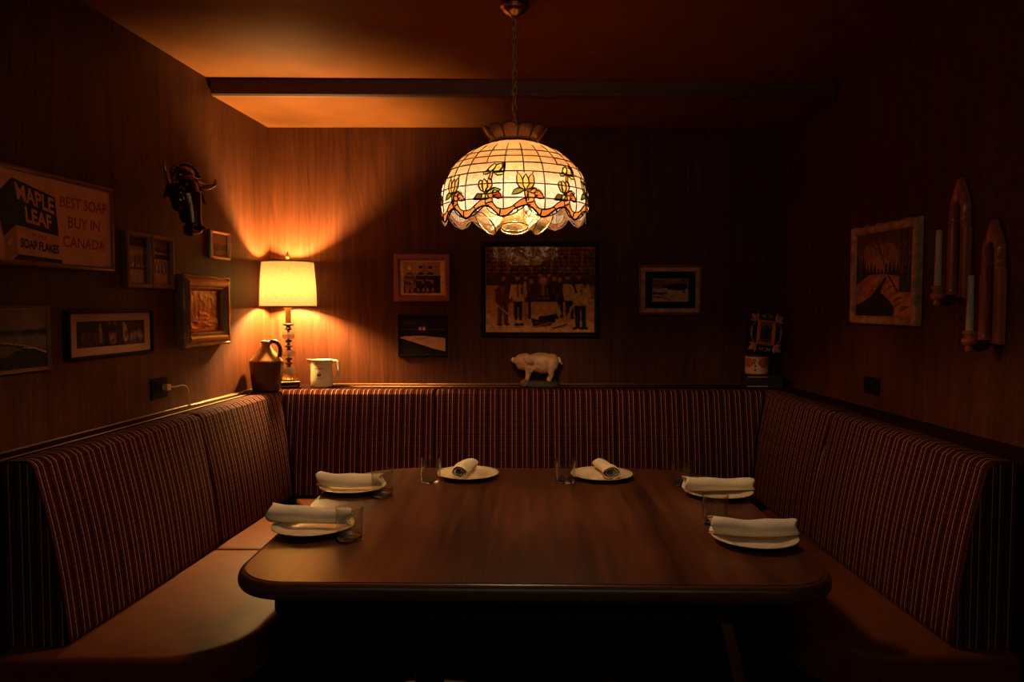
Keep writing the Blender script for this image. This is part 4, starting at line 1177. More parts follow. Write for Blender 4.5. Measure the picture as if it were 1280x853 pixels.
for cx_ in (.045, .28, .515, .75, .985):
    cv.ell(cx_ + .02, .62, .085, .25, (178, 62, 34)); cv.ell(cx_ + .02, .62, .068, .19, (196, 78, 44))
    for yy in (.52, .62, .72): cv.line([(cx_ - .03, yy), (cx_ + .07, yy + .02)], .008, (222, 150, 110))
for cx_ in (.16, .40, .635, .87):
    for yy in (.25, .45, .62, .78): cv.ell(cx_ + .012 * math.sin(yy * 30), yy, .014, .05, (96, 44, 26))
    cv.line([(cx_, .2), (cx_ + .01, .85)], .010, (120, 62, 36))
cv.noise(.12, (30, 14))
def cyl(X, Y, Z):
    a = X / (2 * PI * RT) * 2 * PI
    return RT * np.sin(a), -RT * np.cos(a), Z + HT / 2 + .004
cv.mesh('label_wrap', 2 * PI * RT, HT, M['can_label'], tin, 0, cyl)
bm = bmesh.new(); lathe(bm, [(0, 0.002), (RT - .002, 0.002), (RT + .001, 0.0), (RT + .002, .003), (RT - .0008, .005), (RT - .0008, .107), (RT + .002, .1095), (RT + .001, .113), (RT - .003, .112), (RT - .004, .109), (0, .109)], 48); obj('can', bm, M['tin'], tin, True)

# folk-art tin frame leaning back on the tin
lf = thing('leaf_frame', 'small copper leaf-cornered picture frame standing on the label tin', 'picture frame', (1.383, 4.165, 1.2005), math.radians(-5))
TILT = Matrix.Rotation(math.radians(6.5), 4, 'Y') @ Matrix.Rotation(math.radians(-8), 4, 'X')
FW, FH = 0.185, 0.225
def place(o): o.matrix_local = TILT @ Matrix.Translation((0, 0, FH / 2 + .004)); return o
bm = bmesh.new(); box(bm, -FW / 2, FW / 2, -.004, .003, -FH / 2, FH / 2); place(obj('backing', bm, M['black_plastic'], lf, bevel=.001, seg=1))
bm = molding(.098, .138, [(0, .0045), (0, .012), (.004, .016), (.010, .013), (.013, .017), (.018, .013), (.020, .0045)]); place(obj('inner_frame', bm, M['copper_leaf'], lf, auto=30))
cv = Canvas(40, 60, (60, 38, 26)); cv.rect(.0, .75, 1, 1, (150, 88, 50)); cv.poly([(.1, .8), (.5, .95), (.9, .8), (.9, .2), (.1, .2)], (66, 50, 40)); cv.ell(.5, .45, .25, .3, (44, 30, 28)); cv.line([(.1, .1), (.9, .12)], .04, (170, 110, 70)); cv.noise(.4, (10, 14))
place(cv.mesh('picture', .060, .100, M['picture'], lf, .0050))
bm = bmesh.new()
def leaf(bm, cx, cz, ang, L, W, y=.0050):
    n = 10; top = []; bot = []
    for i in range(n + 1):
        t = i / n; w = W * math.sin(PI * t ** .75) * (1 + .18 * math.sin(9 * PI * t)); top.append((t * L, w / 2)); bot.append((t * L, -w / 2))
    ca, sa = math.cos(ang), math.sin(ang)
    mid = [bm.verts.new((cx + t[0] * ca, -y - .006, cz + t[0] * sa)) for t in top]
    A = [bm.verts.new((cx + x * ca - z * sa, -y, cz + x * sa + z * ca)) for x, z in top]
    B = [bm.verts.new((cx + x * ca - z * sa, -y, cz + x * sa + z * ca)) for x, z in bot]
    for i in range(n): bm.faces.new((A[i], A[i + 1], mid[i + 1], mid[i])); bm.faces.new((mid[i], mid[i + 1], B[i + 1], B[i]))
for sx in (-1, 1):
    for sz in (-1, 1):
        ang = math.atan2(sz * .8, sx)
        leaf(bm, sx * .044, sz * .066, ang, .058, .036); leaf(bm, sx * .048, sz * .074, ang + .75 * sx * sz, .040, .018); leaf(bm, sx * .052, sz * .066, ang - .75 * sx * sz, .040, .018)
for sz in (-1, 1):
    leaf(bm, -.004, sz * .082, math.atan2(sz * .7, -1), .03, .012); leaf(bm, .004, sz * .082, math.atan2(sz * .7, 1), .03, .012)
    tube(bm, [(.030 * math.cos(a), -.008, sz * (.082 + .020 * math.sin(a))) for a in [PI * i / 12 for i in range(13)]], .0022, 6)
for sx in (-1, 1):
    tube(bm, [(sx * (.058 + .026 * math.sin(a)), -.008, .052 * math.cos(a)) for a in [PI * i / 14 for i in range(15)]], .0025, 6)
    leaf(bm, sx * .078, .0, PI / 2, .036, .012); leaf(bm, sx * .078, .0, -PI / 2, .036, .012)
place(obj('leaf_relief', bm, M['copper_leaf'], lf, True))
bm = bmesh.new(); box(bm, -.02, .02, .0, .004, 0, .11); 
st = obj('easel_leg', bm, M['black_plastic'], lf); st.location = (0.012, .038, .004); st.rotation_euler = (math.radians(8), 0, 0)

# ------------------------------------------------------------------ things on the walls
def on_left(name, label, cat, Y, z, group=None, gap=0.0015):
    return thing(name, label, cat, (wall_x_left(Y) + gap, Y, z), ROT_L, group)
def on_right(name, label, cat, Y, z, group=None, gap=0.0015):
    return thing(name, label, cat, (wall_x_right(Y) - gap, Y, z), ROT_R, group)
def on_back(name, label, cat, X, z, gap=0.0015):
    return thing(name, label, cat, (X, 4.30 - gap, z), 0.0)
def flat(name, parent, x0, x1, z0, z1, d, mat, th=.002):
    bm = bmesh.new(); box(bm, x0, x1, -d, -d + th, z0, z1); return obj(name, bm, mat, parent)
def poly_part(name, parent, pts, d, mat, th=.0008):
    bm = bmesh.new(); slab_xz(bm, pts, -d - th, -d); return obj(name, bm, mat, parent)

# --- soap sign (numbers are metres along the wall from Y = 2.5 and heights)
SGY = 2.4915
sg = on_left('advertising_sign', 'large framed orange soap advertising sign high on the left wall', 'sign', SGY, 1.742)
o0 = (SGY - 2.5) * math.sqrt(1 + .0888 ** 2)
LP = lambda pts: [(a - o0, z - 1.742) for a, z in pts]
SW, SHh = 0.668, 0.306
fr = molding(SW, SHh, [(0, 0), (0, .022), (.003, .027), (.010, .029), (.014, .027), (.0165, .022), (.0165, 0)])
obj('frame', fr, M['frame_brown'], sg, auto=40)
flat('board', sg, -SW / 2 + .014, SW / 2 - .014, -SHh / 2 + .014, SHh / 2 - .014, .020, M['sign_cream'], .006)
poly_part('box_drawing', sg, LP([(-0.173, 1.855), (0.016, 1.820), (0.031, 1.694), (-0.162, 1.713)]), .0202, M['sign_navy'])
poly_part('box_drawing', sg, LP([(-0.173, 1.855), (-0.162, 1.713), (-0.212, 1.674), (-0.226, 1.730), (-0.240, 1.795)]), .0202, M['sign_navy'])
M['sign_shade'] = plain('sign_tan_paint', (0.52, 0.20, 0.08), 0.5, 0, 0.10, 14)
poly_part('box_drawing', sg, LP([(-0.212, 1.674), (-0.162, 1.713), (-0.154, 1.624), (-0.206, 1.603)]), .0202, M['sign_shade'])
poly_part('box_drawing', sg, LP([(-0.153, 1.624), (0.044, 1.617), (0.044, 1.6045), (-0.175, 1.6065)]), .0202, M['sign_navy'])
ml = [(0, 1), (.10, .72), (.24, .80), (.20, .42), (.36, .58), (.40, .46), (.62, .48), (.54, .30), (.60, .22), (.30, -.04), (.32, -.20), (.05, -.16), (.04, -.5)]
ml = ml + [(-x, y) for x, y in ml[::-1][0:]] 
mlp = [(-0.184 + x * .020, 1.655 + y * .020 + x * .012) for x, y in ml]
poly_part('leaf_emblem', sg, LP(mlp[::-1]), .0204, M['sign_cream'])
for nm, body, quad, mt, bo in (
    ('lettering', 'MAPLE', [(-0.163, 1.843), (0.010, 1.815), (0.010, 1.764), (-0.153, 1.793)], 'sign_cream', .028),
    ('lettering', 'LEAF', [(-0.122, 1.775), (-0.004, 1.758), (-0.001, 1.713), (-0.118, 1.726)], 'sign_cream', .030),
    ('lettering', 'PURE', [(-0.093, 1.694), (-0.025, 1.690), (-0.024, 1.676), (-0.093, 1.680)], 'sign_red', .004),
    ('lettering', 'SOAP FLAKES', [(-0.143, 1.675), (0.030, 1.664), (0.029, 1.635), (-0.144, 1.645)], 'sign_navy', .030),
    ('lettering', 'BEST SOAP', [(0.042, 1.831), (0.291, 1.833), (0.287, 1.796), (0.040, 1.793)], 'sign_red', .012),
    ('lettering', 'BUY IN', [(0.080, 1.766), (0.249, 1.765), (0.246, 1.730), (0.078, 1.728)], 'sign_red', .012),
    ('lettering', 'CANADA', [(0.051, 1.700), (0.276, 1.698), (0.275, 1.663), (0.050, 1.662)], 'sign_red', .012)):
    text_mesh(nm, body, LP(quad), M[mt], sg, .0212, bold=bo)

# --- double frame
df = on_left('double_photo_frame', 'brown hinged double frame with two old photos right of the soap sign', 'picture frame', 3.081, 1.6435)
for side, x0 in ((-1, -.0865), (1, .0865)):
    fr = molding(.170, .218, [(0, 0), (0, .018), (.004, .022), (.014, .022), (.019, .016), (.021, .006), (.021, 0)])
    o = obj('frame', fr, M['frame_brown'], df, auto=40); o.location.x = x0
    cv = Canvas(56, 76, (196, 150, 110))
    if side < 0:
        cv.rect(0, .80, 1, 1, (70, 42, 30)); cv.rect(0, .72, 1, .80, (150, 110, 80))
        for k in range(9): cv.rect(.06 + k * .1, .34 + .05 * (k % 3), .12 + k * .1, .56 + .04 * (k % 2), (56, 34, 26)); cv.ell(.09 + k * .1, .60 + .04 * (k % 2), .028, .03, (120, 80, 60))
        cv.rect(0, .30, 1, .34, (48, 30, 22)); cv.rect(.82, 0, 1, 1, (52, 30, 22), .7)
    else:
        cv.rect(0, .82, 1, 1, (110, 74, 52)); cv.poly([(0, .86), (.6, .80), (1, .86), (1, .7), (0, .74)], (70, 44, 32)); cv.rect(0, .56, 1, .68, (40, 24, 18))
        for k in range(4):
            cv.line([(.08 + k * .2, .52), (.18 + k * .2, .26)], .05, (52, 32, 24)); cv.line([(.22 + k * .2, .54), (.10 + k * .2, .24)], .04, (70, 44, 32))
        cv.rect(.84, 0, 1, 1, (52, 30, 22), .7)
    cv.noise(.30, (14, 18)); cv.blur(2); cv.noise(.18, (8, 10))
    o = cv.mesh('photo', .130, .178, M['picture'], df, .008); o.location.x = x0
for z in (-.07, .07):
    bm = bmesh.new(); tube(bm, [(0, -.020, z - .018), (0, -.020, z + .018)], .004, 8); obj('hinge', bm, M['bronze'], df, True)

# --- small bright frame
sf = on_left('small_picture_frame', 'small gilt picture frame on the left wall beside the lamp glow', 'picture frame', 3.684, 1.756)
fr = molding(.196, .136, [(0, 0), (0, .010), (.002, .015), (.006, .019), (.010, .019), (.014, .015), (.017, .010), (.017, 0)])
obj('frame', fr, M['gold'], sf, auto=40)
cv = Canvas(50, 34, (150, 84, 42)); cv.rect(0, .55, 1, 1, (170, 98, 48)); cv.poly([(0, .5), (.3, .62), (.6, .5), (1, .58), (1, .3), (0, .3)], (110, 56, 28)); cv.ell(.35, .35, .16, .14, (84, 40, 22)); cv.ell(.7, .42, .12, .12, (96, 48, 26)); cv.noise(.35, (9, 7))
cv.mesh('picture', .168, .108, M['print'], sf, .008)

# --- copper relief in heavy gilt frame
rf = on_left('relief_panel', 'deep carved gilt frame holding a hammered copper relief, below the small gilt frame', 'picture frame', 3.494, 1.441)
def ornate(x, z, o, d, w, h):
    # scalloped outer edge: lobes at mid sides and corners
    e = math.exp(-(o / .018) ** 2) if d > .02 else 0
    s = .0014 * (math.cos(x / w * 4 * PI) + math.cos(z / h * 4 * PI)) * e
    return (math.copysign(s, x) if abs(x) > w * .45 else 0, math.copysign(s, z) if abs(z) > h * .45 else 0, s * .8)
fr = molding(.430, .318, [(0, 0), (0, .038), (.003, .044), (.008, .045), (.012, .040), (.014, .040), (.022, .052), (.034, .055), (.044, .050), (.050, .040), (.053, .040), (.057, .043), (.061, .040), (.066, .026), (.066, 0)], ornate, 28)
obj('frame', fr, M['gilt_wood'], rf, auto=50)
M['copper'] = plain('hammered_copper', (0.42, 0.17, 0.06), 0.34, 0.85, 0.25, 30, 0.2)
cv = Canvas(96, 60, (150, 80, 40))
def relief(X, Y, Z):
    h = np.zeros_like(X); r = np.random.RandomState(4)
    for k in range(26):
        cx_, cz_ = r.uniform(-.13, .13), r.uniform(-.085, -.01); a, b = r.uniform(.010, .030), r.uniform(.003, .007)
        h += .0028 * np.exp(-((X - cx_) / a) ** 2 - ((Z - cz_) / b) ** 2)
    for k in range(7):
        cx_ = -.12 + .04 * k; h += .0006 * np.exp(-((X - cx_) / .012) ** 2) * (Z > -.02) * np.exp(-((Z - .02) / .04) ** 2)
    for k in range(40):
        cx_, cz_ = r.uniform(-.14, .14), r.uniform(-.09, .09); h += .0014 * np.exp(-((X - cx_) ** 2 + (Z - cz_) ** 2) / .00006)
    return X, Y - h, Z
o = cv.mesh('relief', .294, .182, M['copper'], rf, .022, relief); o.data.polygons.foreach_set('use_smooth', [True] * len(o.data.polygons))

# --- panoramic photo with tan mat
pf = on_left('panorama_frame', 'wide dark framed photo strip in a tan mat above the outlet', 'picture frame', 2.822, 1.363)
fr = molding(.512, .172, [(0, 0), (0, .020), (.002, .024), (.007, .024), (.010, .020), (.011, .016), (.011, 0)])
obj('frame', fr, M['frame_black'], pf, auto=40)
bm = bmesh.new()
flat('mat_board', pf, -.247, .247, -.077, .077, .012, M['mat_board'])
cv = Canvas(150, 36, (26, 14, 12)); cv.rect(0, 0, .33, 1, (40, 22, 18)); cv.rect(.66, 0, 1, 1, (60, 34, 24))
for cx_, cy_, w in ((.09, .38, .035), (.16, .42, .03), (.24, .36, .035)): cv.ell(cx_, cy_, w, .20, (78, 46, 36)); cv.ell(cx_, cy_ - .3, w * 1.5, .2, (54, 32, 26))
cv.poly([(.30, .9), (.33, .9), (.36, .15), (.31, .15)], (120, 84, 62))
cv.ell(.50, .40, .055, .36, (120, 74, 52)); cv.ell(.50, .78, .075, .25, (24, 14, 12)); cv.rect(.44, .84, .47, .98, (110, 70, 52)); cv.rect(.52, .84, .55, .98, (110, 70, 52)); cv.ell(.48, .5, .012, .06, (30, 16, 14)); cv.ell(.525, .5, .012, .06, (30, 16, 14)); cv.ell(.50, .22, .025, .05, (60, 30, 26))
cv.poly([(.655, .95), (.70, .8), (.735, .3), (.70, .12), (.66, .2)], (170, 118, 76)); cv.ell(.70, .45, .02, .16, (80, 46, 30))
for cx_, cy_ in ((.79, .3), (.84, .36), (.90, .42), (.94, .34)): cv.ell(cx_, cy_, .024, .18, (132, 90, 60))
cv.noise(.45, (60, 14)); cv.ell(.5, .40, .02, .10, (150, 98, 70), .6); cv.line([(.47, .62), (.53, .62)], .008, (20, 10, 10)); cv.blur(4)
cv.noise(.35, (40, 10)); cv.mesh('photo', .410, .093, M['picture'], pf, .0125)

# --- landscape at the left edge
ld = on_left('landscape_picture', 'dark framed landscape picture with a road, leftmost below the soap sign', 'picture frame', 2.335, 1.3605)
fr = molding(.302, .210, [(0, 0), (0, .014), (.002, .018), (.004, .018), (.006, .014), (.013, .014), (.014, .010), (.014, 0)])
obj('frame', fr, M['frame_brown'], ld, auto=40)
cv = Canvas(110, 74, (96, 66, 48)); cv.rect(0, .62, 1, 1, (112, 78, 58)); cv.rect(0, .56, 1, .66, (74, 50, 40)); cv.ell(.72, .62, .14, .04, (36, 26, 24)); cv.ell(.95, .63, .10, .05, (40, 28, 26)); cv.ell(.4, .62, .1, .03, (46, 32, 30))
cv.poly([(0, .56), (1, .56), (1, .33), (.7, .40), (.3, .5), (0, .52)], (100, 74, 54)); cv.poly([(0, .48), (.45, .42), (.75, .36), (1, .28), (1, 0), (0, 0)], (30, 24, 20)); cv.poly([(0, .40), (.4, .40), (.6, .34), (.3, .2), (0, .15)], (84, 58, 42))
cv.line([(0, .50), (.4, .44), (.70, .38), (1, .26)], .014, (150, 120, 100)); cv.line([(.62, .36), (.8, .34), (1, .24)], .010, (190, 160, 140)); cv.noise(.3, (14, 10)); cv.noise(.1)
cv.mesh('picture', .276, .184, M['picture'], ld, .011)

# --- cast bull's head
bu = on_left('bull_head_mask', "dark cast metal bull's head mask with curved horns on the left wall", 'wall ornament', 3.175, 1.912, gap=.075); bu.rotation_euler = (0, 0, ROT_L - math.radians(22))
bm = bmesh.new()
def B(x, y, z, rx, ry, rz): ball(bm, (x, -y, z), (rx, ry, rz), 20, 14)
B(0, .036, .055, .062, .050, .062)          # poll / forehead
B(0, .060, .020, .052, .046, .055)
B(0, .045, .085, .050, .040, .042)
tube(bm, [(0, -.050, .060), (0, -.078, .000), (0, -.092, -.060), (0, -.098, -.110), (0, -.098, -.132)], [.052, .046, .034, .030, .032], 18)
B(0, .094, -.132, .040, .036, .026)         # muzzle
B(0, .080, -.146, .030, .030, .016)
B(-.022, .118, -.126, .014, .012, .011); B(.022, .118, -.126, .014, .012, .011)
for s in (-1, 1):
    B(s * .038, .076, .028, .020, .016, .012)      # brow
    B(s * .040, .058, -.020, .024, .034, .045)     # cheek
    B(s * .026, .070, -.070, .014, .022, .040)
    tube(bm, [(s * .045, -.048, .055), (s * .066, -.048, .060)], [.018, .016], 10)
for i in range(11):                                  # curly poll and forelock
    a = math.radians(25 + 130 * i / 10); r = .078
    tube(bm, [(.062 * math.cos(a), -.050, .062 + .056 * math.sin(a)), (r * math.cos(a), -.058, .062 + r * math.sin(a) * .95), (r * 1.06 * math.cos(a + .12), -.046, .062 + r * math.sin(a + .12))], [.010, .007, .004], 8)
for i in range(7):
    x = -.030 + .010 * i; tube(bm, [(x, -.082, .078), (x * .9, -.096, .058 - .012 * math.cos(i * 2)), (x * .8 + .003, -.100, .038)], [.007, .008, .004], 8)
ball(bm, (.006, -.010, .030), (.048, .046, .066), 18, 12)
me = remeshed('head', bm, 0.0032, 3); link('head', me, M['bull'], bu, True)
for s in (-1, 1):
    bm = bmesh.new()
    P = [tuple(p) for p in catmull([(s * .060, -.050, .060), (s * .080, -.066, .050), (s * .104, -.082, .058), (s * .120, -.088, .078 - .008 * s), (s * .126, -.086, .112 - .024 * s)], 6)]
    tube(bm, P, [.017 * (1 - i / (len(P) - 1)) ** .7 + .0018 for i in range(len(P))], 14); obj('horn', bm, M['horn'], bu, True)
    bm = bmesh.new(); n = 12; rings = []
    for i in range(n + 1):
        t = i / n; w = .020 * math.sin(PI * (t * .93 + .05)) ** .8 + .002; c = Vector((s * (.058 + .045 * t), -(.040 + .010 * t), .034 - .052 * t * t))
        rings.append([(c.x + s * .3 * w * math.cos(q) * .3, c.y + w * .35 * math.cos(q), c.z + w * math.sin(q)) for q in [2 * PI * k / 12 for k in range(12)]])
    loft_rings(bm, rings, True, (True, True)); obj('ear', bm, M['bull'], bu, True)
    bm = bmesh.new(); ball(bm, (s * .043, -.080, .010), (.010, .009, .008), 14, 10); obj('eye', bm, M['horn'], bu, True)
    bm = bmesh.new(); tube(bm, [(s * .022, -.128, -.124), (s * .025, -.1295, -.130), (s * .020, -.128, -.134)], .003, 6); obj('nostril', bm, M['black_plastic'], bu, True)

# --- outlets and plug
ol = on_left('wall_outlet', 'black wall outlet with a plug in it on the left wall', 'outlet', 3.140, 1.1235)
bm = bmesh.new(); box(bm, -.060, .060, -.007, 0, -.043, .043); obj('plate', bm, M['black_plastic'], ol, bevel=.003)
for x in (-.024, .024):
    bm = bmesh.new(); slab_xz(bm, [(x + .017 * math.cos(a), .021 * math.sin(a)) for a in [2 * PI * i / 20 for i in range(20)]], -.0095, -.006); obj('socket', bm, M['frame_black'], ol)
co = on_left('plugged_cord', 'gold tinted clear lamp cord plugged into the black outlet', 'cord', 3.140, 1.1235, gap=0.0015)
bm = bmesh.new(); box(bm, .010, .036, -.034, -.0100, -.011, .013); obj('plug', bm, M['cord'], co, bevel=.005, seg=3)
bm = bmesh.new()
P = [tuple(p) for p in catmull([(.034, -.028, .002), (.070, -.036, -.002), (.110, -.040, .000), (.150, -.038, -.008), (.178, -.034, -.030), (.190, -.030, -.062), (.196, -.028, -.096), (.260, -.030, -.0998), (.50, -.032, -.1002), (.70, -.040, -.1002)], 6)]
tube(bm, P, .0032, 8); obj('cable', bm, M['cord'], co, True)
orr = on_right('wall_outlet', 'black blank wall outlet low on the right wall below the winter painting', 'outlet', 3.300, 1.117)
bm = bmesh.new(); box(bm, -.062, .062, -.007, 0, -.036, .036); obj('plate', bm, M['black_plastic'], orr, bevel=.003)
for x in (-.025, .025):
    bm = bmesh.new(); slab_xz(bm, [(x + .017 * math.cos(a), .020 * math.sin(a)) for a in [2 * PI * i / 20 for i in range(20)]], -.0095, -.006); obj('socket', bm, M['frame_black'], orr)

# --- back wall pictures
wf = on_back('wooden_photo_frame', 'reddish wood framed photo of three seated players on the back wall', 'picture frame', -0.506, 1.6215)
obj('frame', molding(.319, .267, [(0, 0), (0, .014), (.003, .020), (.010, .023), (.024, .021), (.032, .014), (.036, .010), (.036, 0)]), M['frame_red'], wf, auto=40)
cv = Canvas(125, 100, (232, 190, 130)); cv.rect(.085, .06, .915, .95, (168, 122, 78)); cv.rect(.085, .62, .5, .95, (196, 146, 92)); cv.rect(.085, .06, .915, .22, (60, 38, 28)); cv.rect(.74, .06, .915, .56, (40, 25, 20)); cv.rect(.085, .06, .16, .5, (84, 54, 38))
for cx_, hy, wh in ((.22, .73, 1), (.47, .76, 0), (.68, .75, 0)):
    jer = (120, 84, 58) if wh else (62, 40, 30)
    cv.poly([(cx_ - .115, .26), (cx_ - .125, .46), (cx_ - .09, .60), (cx_ - .03, .66), (cx_ + .04, .66), (cx_ + .10, .58), (cx_ + .125, .44), (cx_ + .115, .26)], jer)
    for k in range(4): cv.line([(cx_ - .10, .585 - k * .075), (cx_, .565 - k * .075), (cx_ + .10, .58 - k * .075)], .016, (206, 158, 108) if k % 2 == 0 else (34, 22, 18))
    cv.ell(cx_ + .09, .40, .035, .07, jer); cv.ell(cx_ + .05, .37, .024, .028, (196, 150, 104))
    cv.poly([(cx_ - .10, .28), (cx_ + .10, .28), (cx_ + .09, .06), (cx_ + .03, .06), (cx_, .2), (cx_ - .03, .06), (cx_ - .09, .06)], (44, 28, 22) if not wh else (150, 108, 74))
    for sx_ in (-.06, .06): cv.line([(cx_ + sx_, .18), (cx_ + sx_, .13)], .05, (176, 130, 88))
    cv.ell(cx_, hy, .040, .062, (196, 150, 104)); cv.ell(cx_, hy + .042, .046, .038, (236, 206, 156) if wh else (30, 20, 16)); cv.ell(cx_ + .012, hy - .005, .006, .008, (70, 44, 32)); cv.ell(cx_ - .016, hy - .005, .006, .008, (70, 44, 32)); cv.line([(cx_ - .012, hy - .035), (cx_ + .012, hy - .035)], .006, (110, 70, 50))
cv.line([(.085, .06), (.085, .95)], .010, (150, 108, 66)); cv.noise(.30, (36, 28)); cv.blur(1); cv.noise(.16, (20, 16)); cv.noise(.08)
cv.mesh('photo', .249, .197, M['picture'], wf, .008)

rk = on_back('rink_photo_frame', 'black framed dark photo of an ice rink below the reddish wood frame', 'picture frame', -0.505, 1.2945)
obj('frame', molding(.280, .236, [(0, 0), (0, .016), (.002, .018), (.009, .018), (.011, .014), (.011, 0)]), M['frame_black'], rk, auto=40)
cv = Canvas(100, 82, (22, 14, 12)); cv.rect(0, .72, 1, 1, (30, 20, 16)); cv.ell(.22, .84, .14, .08, (56, 34, 24)); cv.rect(0, .66, 1, .685, (70, 46, 36)); 
cv.poly([(0, .46), (.14, .49), (.5, .50), (1, .44), (1, .10), (.75, .16), (.4, .30), (.02, .44)], (200, 150, 110))
cv.rect(.42, .645, .485, .735, (214, 160, 112)); cv.rect(.50, .645, .565, .735, (220, 168, 120)); cv.rect(.475, .70, .51, .74, (150, 30, 20)); cv.rect(.44, .80, .56, .815, (90, 70, 60))
for k in range(9): cv.rect(.62 + .04 * k, .655, .64 + .04 * k, .668, (110, 80, 62))
for x, y in ((.42, .42), (.47, .40), (.50, .43), (.54, .44), (.60, .45), (.30, .40), (.36, .45)): cv.ell(x, y, .016, .016, (120, 70, 50))
cv.line([(.55, .02), (.68, .035)], .012, (110, 74, 44)); cv.noise(.15, (14, 12)); cv.noise(.08)
cv.mesh('photo', .260, .216, M['picture'], rk, .012)

cu = on_back('curling_team_photo', 'large dark framed photo of a curling team around a trophy table, centre back wall', 'picture frame', 0.1575, 1.5545, gap=.015)
W, H = .613, .483
obj('frame', molding(.665, .532, [(0, 0), (0, .014), (.003, .018), (.022, .018), (.026, .013), (.027, .006), (.027, 0)]), M['frame_black'], cu, auto=40)
cv = Canvas(240, 190, (150, 106, 70))
cv.rect(0, .62, 1, 1, (120, 82, 54))
rng = np.random.RandomState(8)
for r_ in range(8):
    for k in range(44):
        x = k / 44 + rng.uniform(-.008, .008); y = .66 + .045 * r_ + rng.uniform(-.008, .008); c = int(rng.uniform(60, 150)); cv.ell(x, y, .009, .018, (c + 24, int(c * .72) + 10, int(c * .48) + 6)); cv.ell(x, y - .022, .012, .016, (int(c * .5) + 10, int(c * .34) + 6, int(c * .24) + 4))
for x in (.10, .20, .42, .60, .76, .88): cv.rect(x, .70, x + .012, 1, (170, 124, 84), .6)
cv.rect(0, .54, 1, .665, (70, 44, 32)); cv.rect(0, 0, 1, .39, (196, 150, 102)); cv.rect(0, .39, .13, .55, (178, 134, 92)); cv.rect(.9, .39, 1, .42, (150, 110, 74)); cv.poly([(0, 0), (1, 0), (1, .12), (0, .2)], (206, 158, 108)); cv.rect(.13, .36, .9, .56, (72, 46, 34))
dark = (44, 28, 22); mid_ = (86, 60, 44); white = (226, 184, 132)
def man(x, feet, head, w, coat, trousers, lean=0, face=(170, 122, 84), cap=None):
    hip = feet + (head - feet) * .45; sh = feet + (head - feet) * .86
    cv.poly([(x - w * .8, feet), (x - w * .15, feet), (x, hip), (x + w * .15, feet), (x + w * .8, feet), (x + w * .85 + lean * .5, hip + .04), (x - w * .85 + lean * .5, hip + .04)], trousers)
    cv.poly([(x - w * 1.1, hip), (x + w * 1.1, hip), (x + w * 1.25 + lean, sh - .05), (x + w * .5 + lean, sh), (x - w * .5 + lean, sh), (x - w * 1.25 + lean, sh - .05)], coat)
    cv.ell(x + lean, head + .01, .020, .036, face)
    if cap: cv.ell(x + lean, head + .035, .024, .022, cap)
man(.16, .10, .62, .058, (90, 64, 48), (84, 58, 44), 0, (110, 80, 58), (60, 40, 32)); man(.42, .16, .59, .035, (66, 44, 34), dark); man(.63, .16, .62, .045, dark, dark); man(.68, .17, .61, .04, (58, 38, 30), dark)
man(.30, .14, .635, .048, white, dark, -.005, (176, 128, 88), dark); man(.775, .16, .635, .045, white, dark, -.02, (178, 130, 90), dark); man(.875, .05, .645, .062, white, dark, -.02, (176, 128, 90), dark)
cv.line([(.29, .60), (.30, .42)], .012, (60, 40, 32)); cv.rect(.325, .44, .345, .53, (70, 46, 36)); cv.line([(.355, .56), (.36, .42)], .016, (190, 146, 102))
cv.line([(.80, .60), (.83, .47)], .022, (50, 32, 26)); 
for cx_, cy_, s_ in ((.775, .51, .7), (.875, .475, 1)): cv.ell(cx_, cy_ + .012 * s_, .015 * s_, .018 * s_, (70, 44, 34)); cv.ell(cx_, cy_ + .012 * s_, .007 * s_, .008 * s_, white)
cv.line([(.788, .50), (.784, .468)], .007, (70, 44, 34)); cv.line([(.889, .485), (.875, .44)], .008, (70, 44, 34))
for x0, x1, y in ((.755, .778, .575), (.880, .905, .535)): cv.line([(x0, y), (x1, y - .01)], .014, (74, 46, 36))
cv.ell(.53, .60, .040, .055, (150, 112, 80)); cv.ell(.53, .61, .028, .04, (190, 150, 110)); cv.line([(.488, .63), (.478, .585), (.50, .56)], .007, (130, 92, 64)); cv.line([(.572, .63), (.582, .585), (.56, .56)], .007, (130, 92, 64)); cv.rect(.518, .42, .542, .55, (160, 120, 84)); cv.rect(.485, .365, .585, .43, (52, 34, 26))
for k in range(5): cv.ell(.492 + .021 * k, .40, .007, .014, (150, 110, 78))
for x in (.50, .57): cv.rect(x - .006, .43, x + .006, .52, (120, 86, 62))
cv.poly([(.415, .36), (.655, .36), (.70, .22), (.672, .18), (.65, .225), (.45, .16), (.425, .17)], (222, 176, 122)); cv.poly([(.49, .19), (.64, .21), (.64, .12), (.48, .10)], (40, 26, 20))
cv.poly([(.42, .17), (.48, .15), (.62, .16), (.6, .08), (.44, .06)], (58, 38, 30)); cv.line([(.43, .06), (.6, .12)], .01, (150, 110, 74)); cv.line([(.46, .12), (.58, .08)], .008, (120, 84, 58))
cv.line([(.10, .33), (.205, .215)], .010, (220, 178, 126)); cv.poly([(.205, .30), (.25, .28), (.27, .13), (.35, .07), (.28, .06), (.23, .12)], (196, 150, 104)); cv.ell(.31, .08, .05, .025, (176, 130, 90))
cv.line([(.83, .40), (.765, .21)], .012, (226, 184, 130)); cv.poly([(.755, .22), (.785, .21), (.755, .09), (.70, .075), (.715, .13)], (196, 150, 104)); cv.line([(.62, .05), (.74, .09)], .016, (66, 44, 34))
for x in (.13, .20, .29, .33, .82, .88, .92): cv.ell(x, .095 if x < .4 else .05, .026, .016, (40, 26, 20))
cv.rect(0, 0, .004, 1, (226, 190, 140)); 
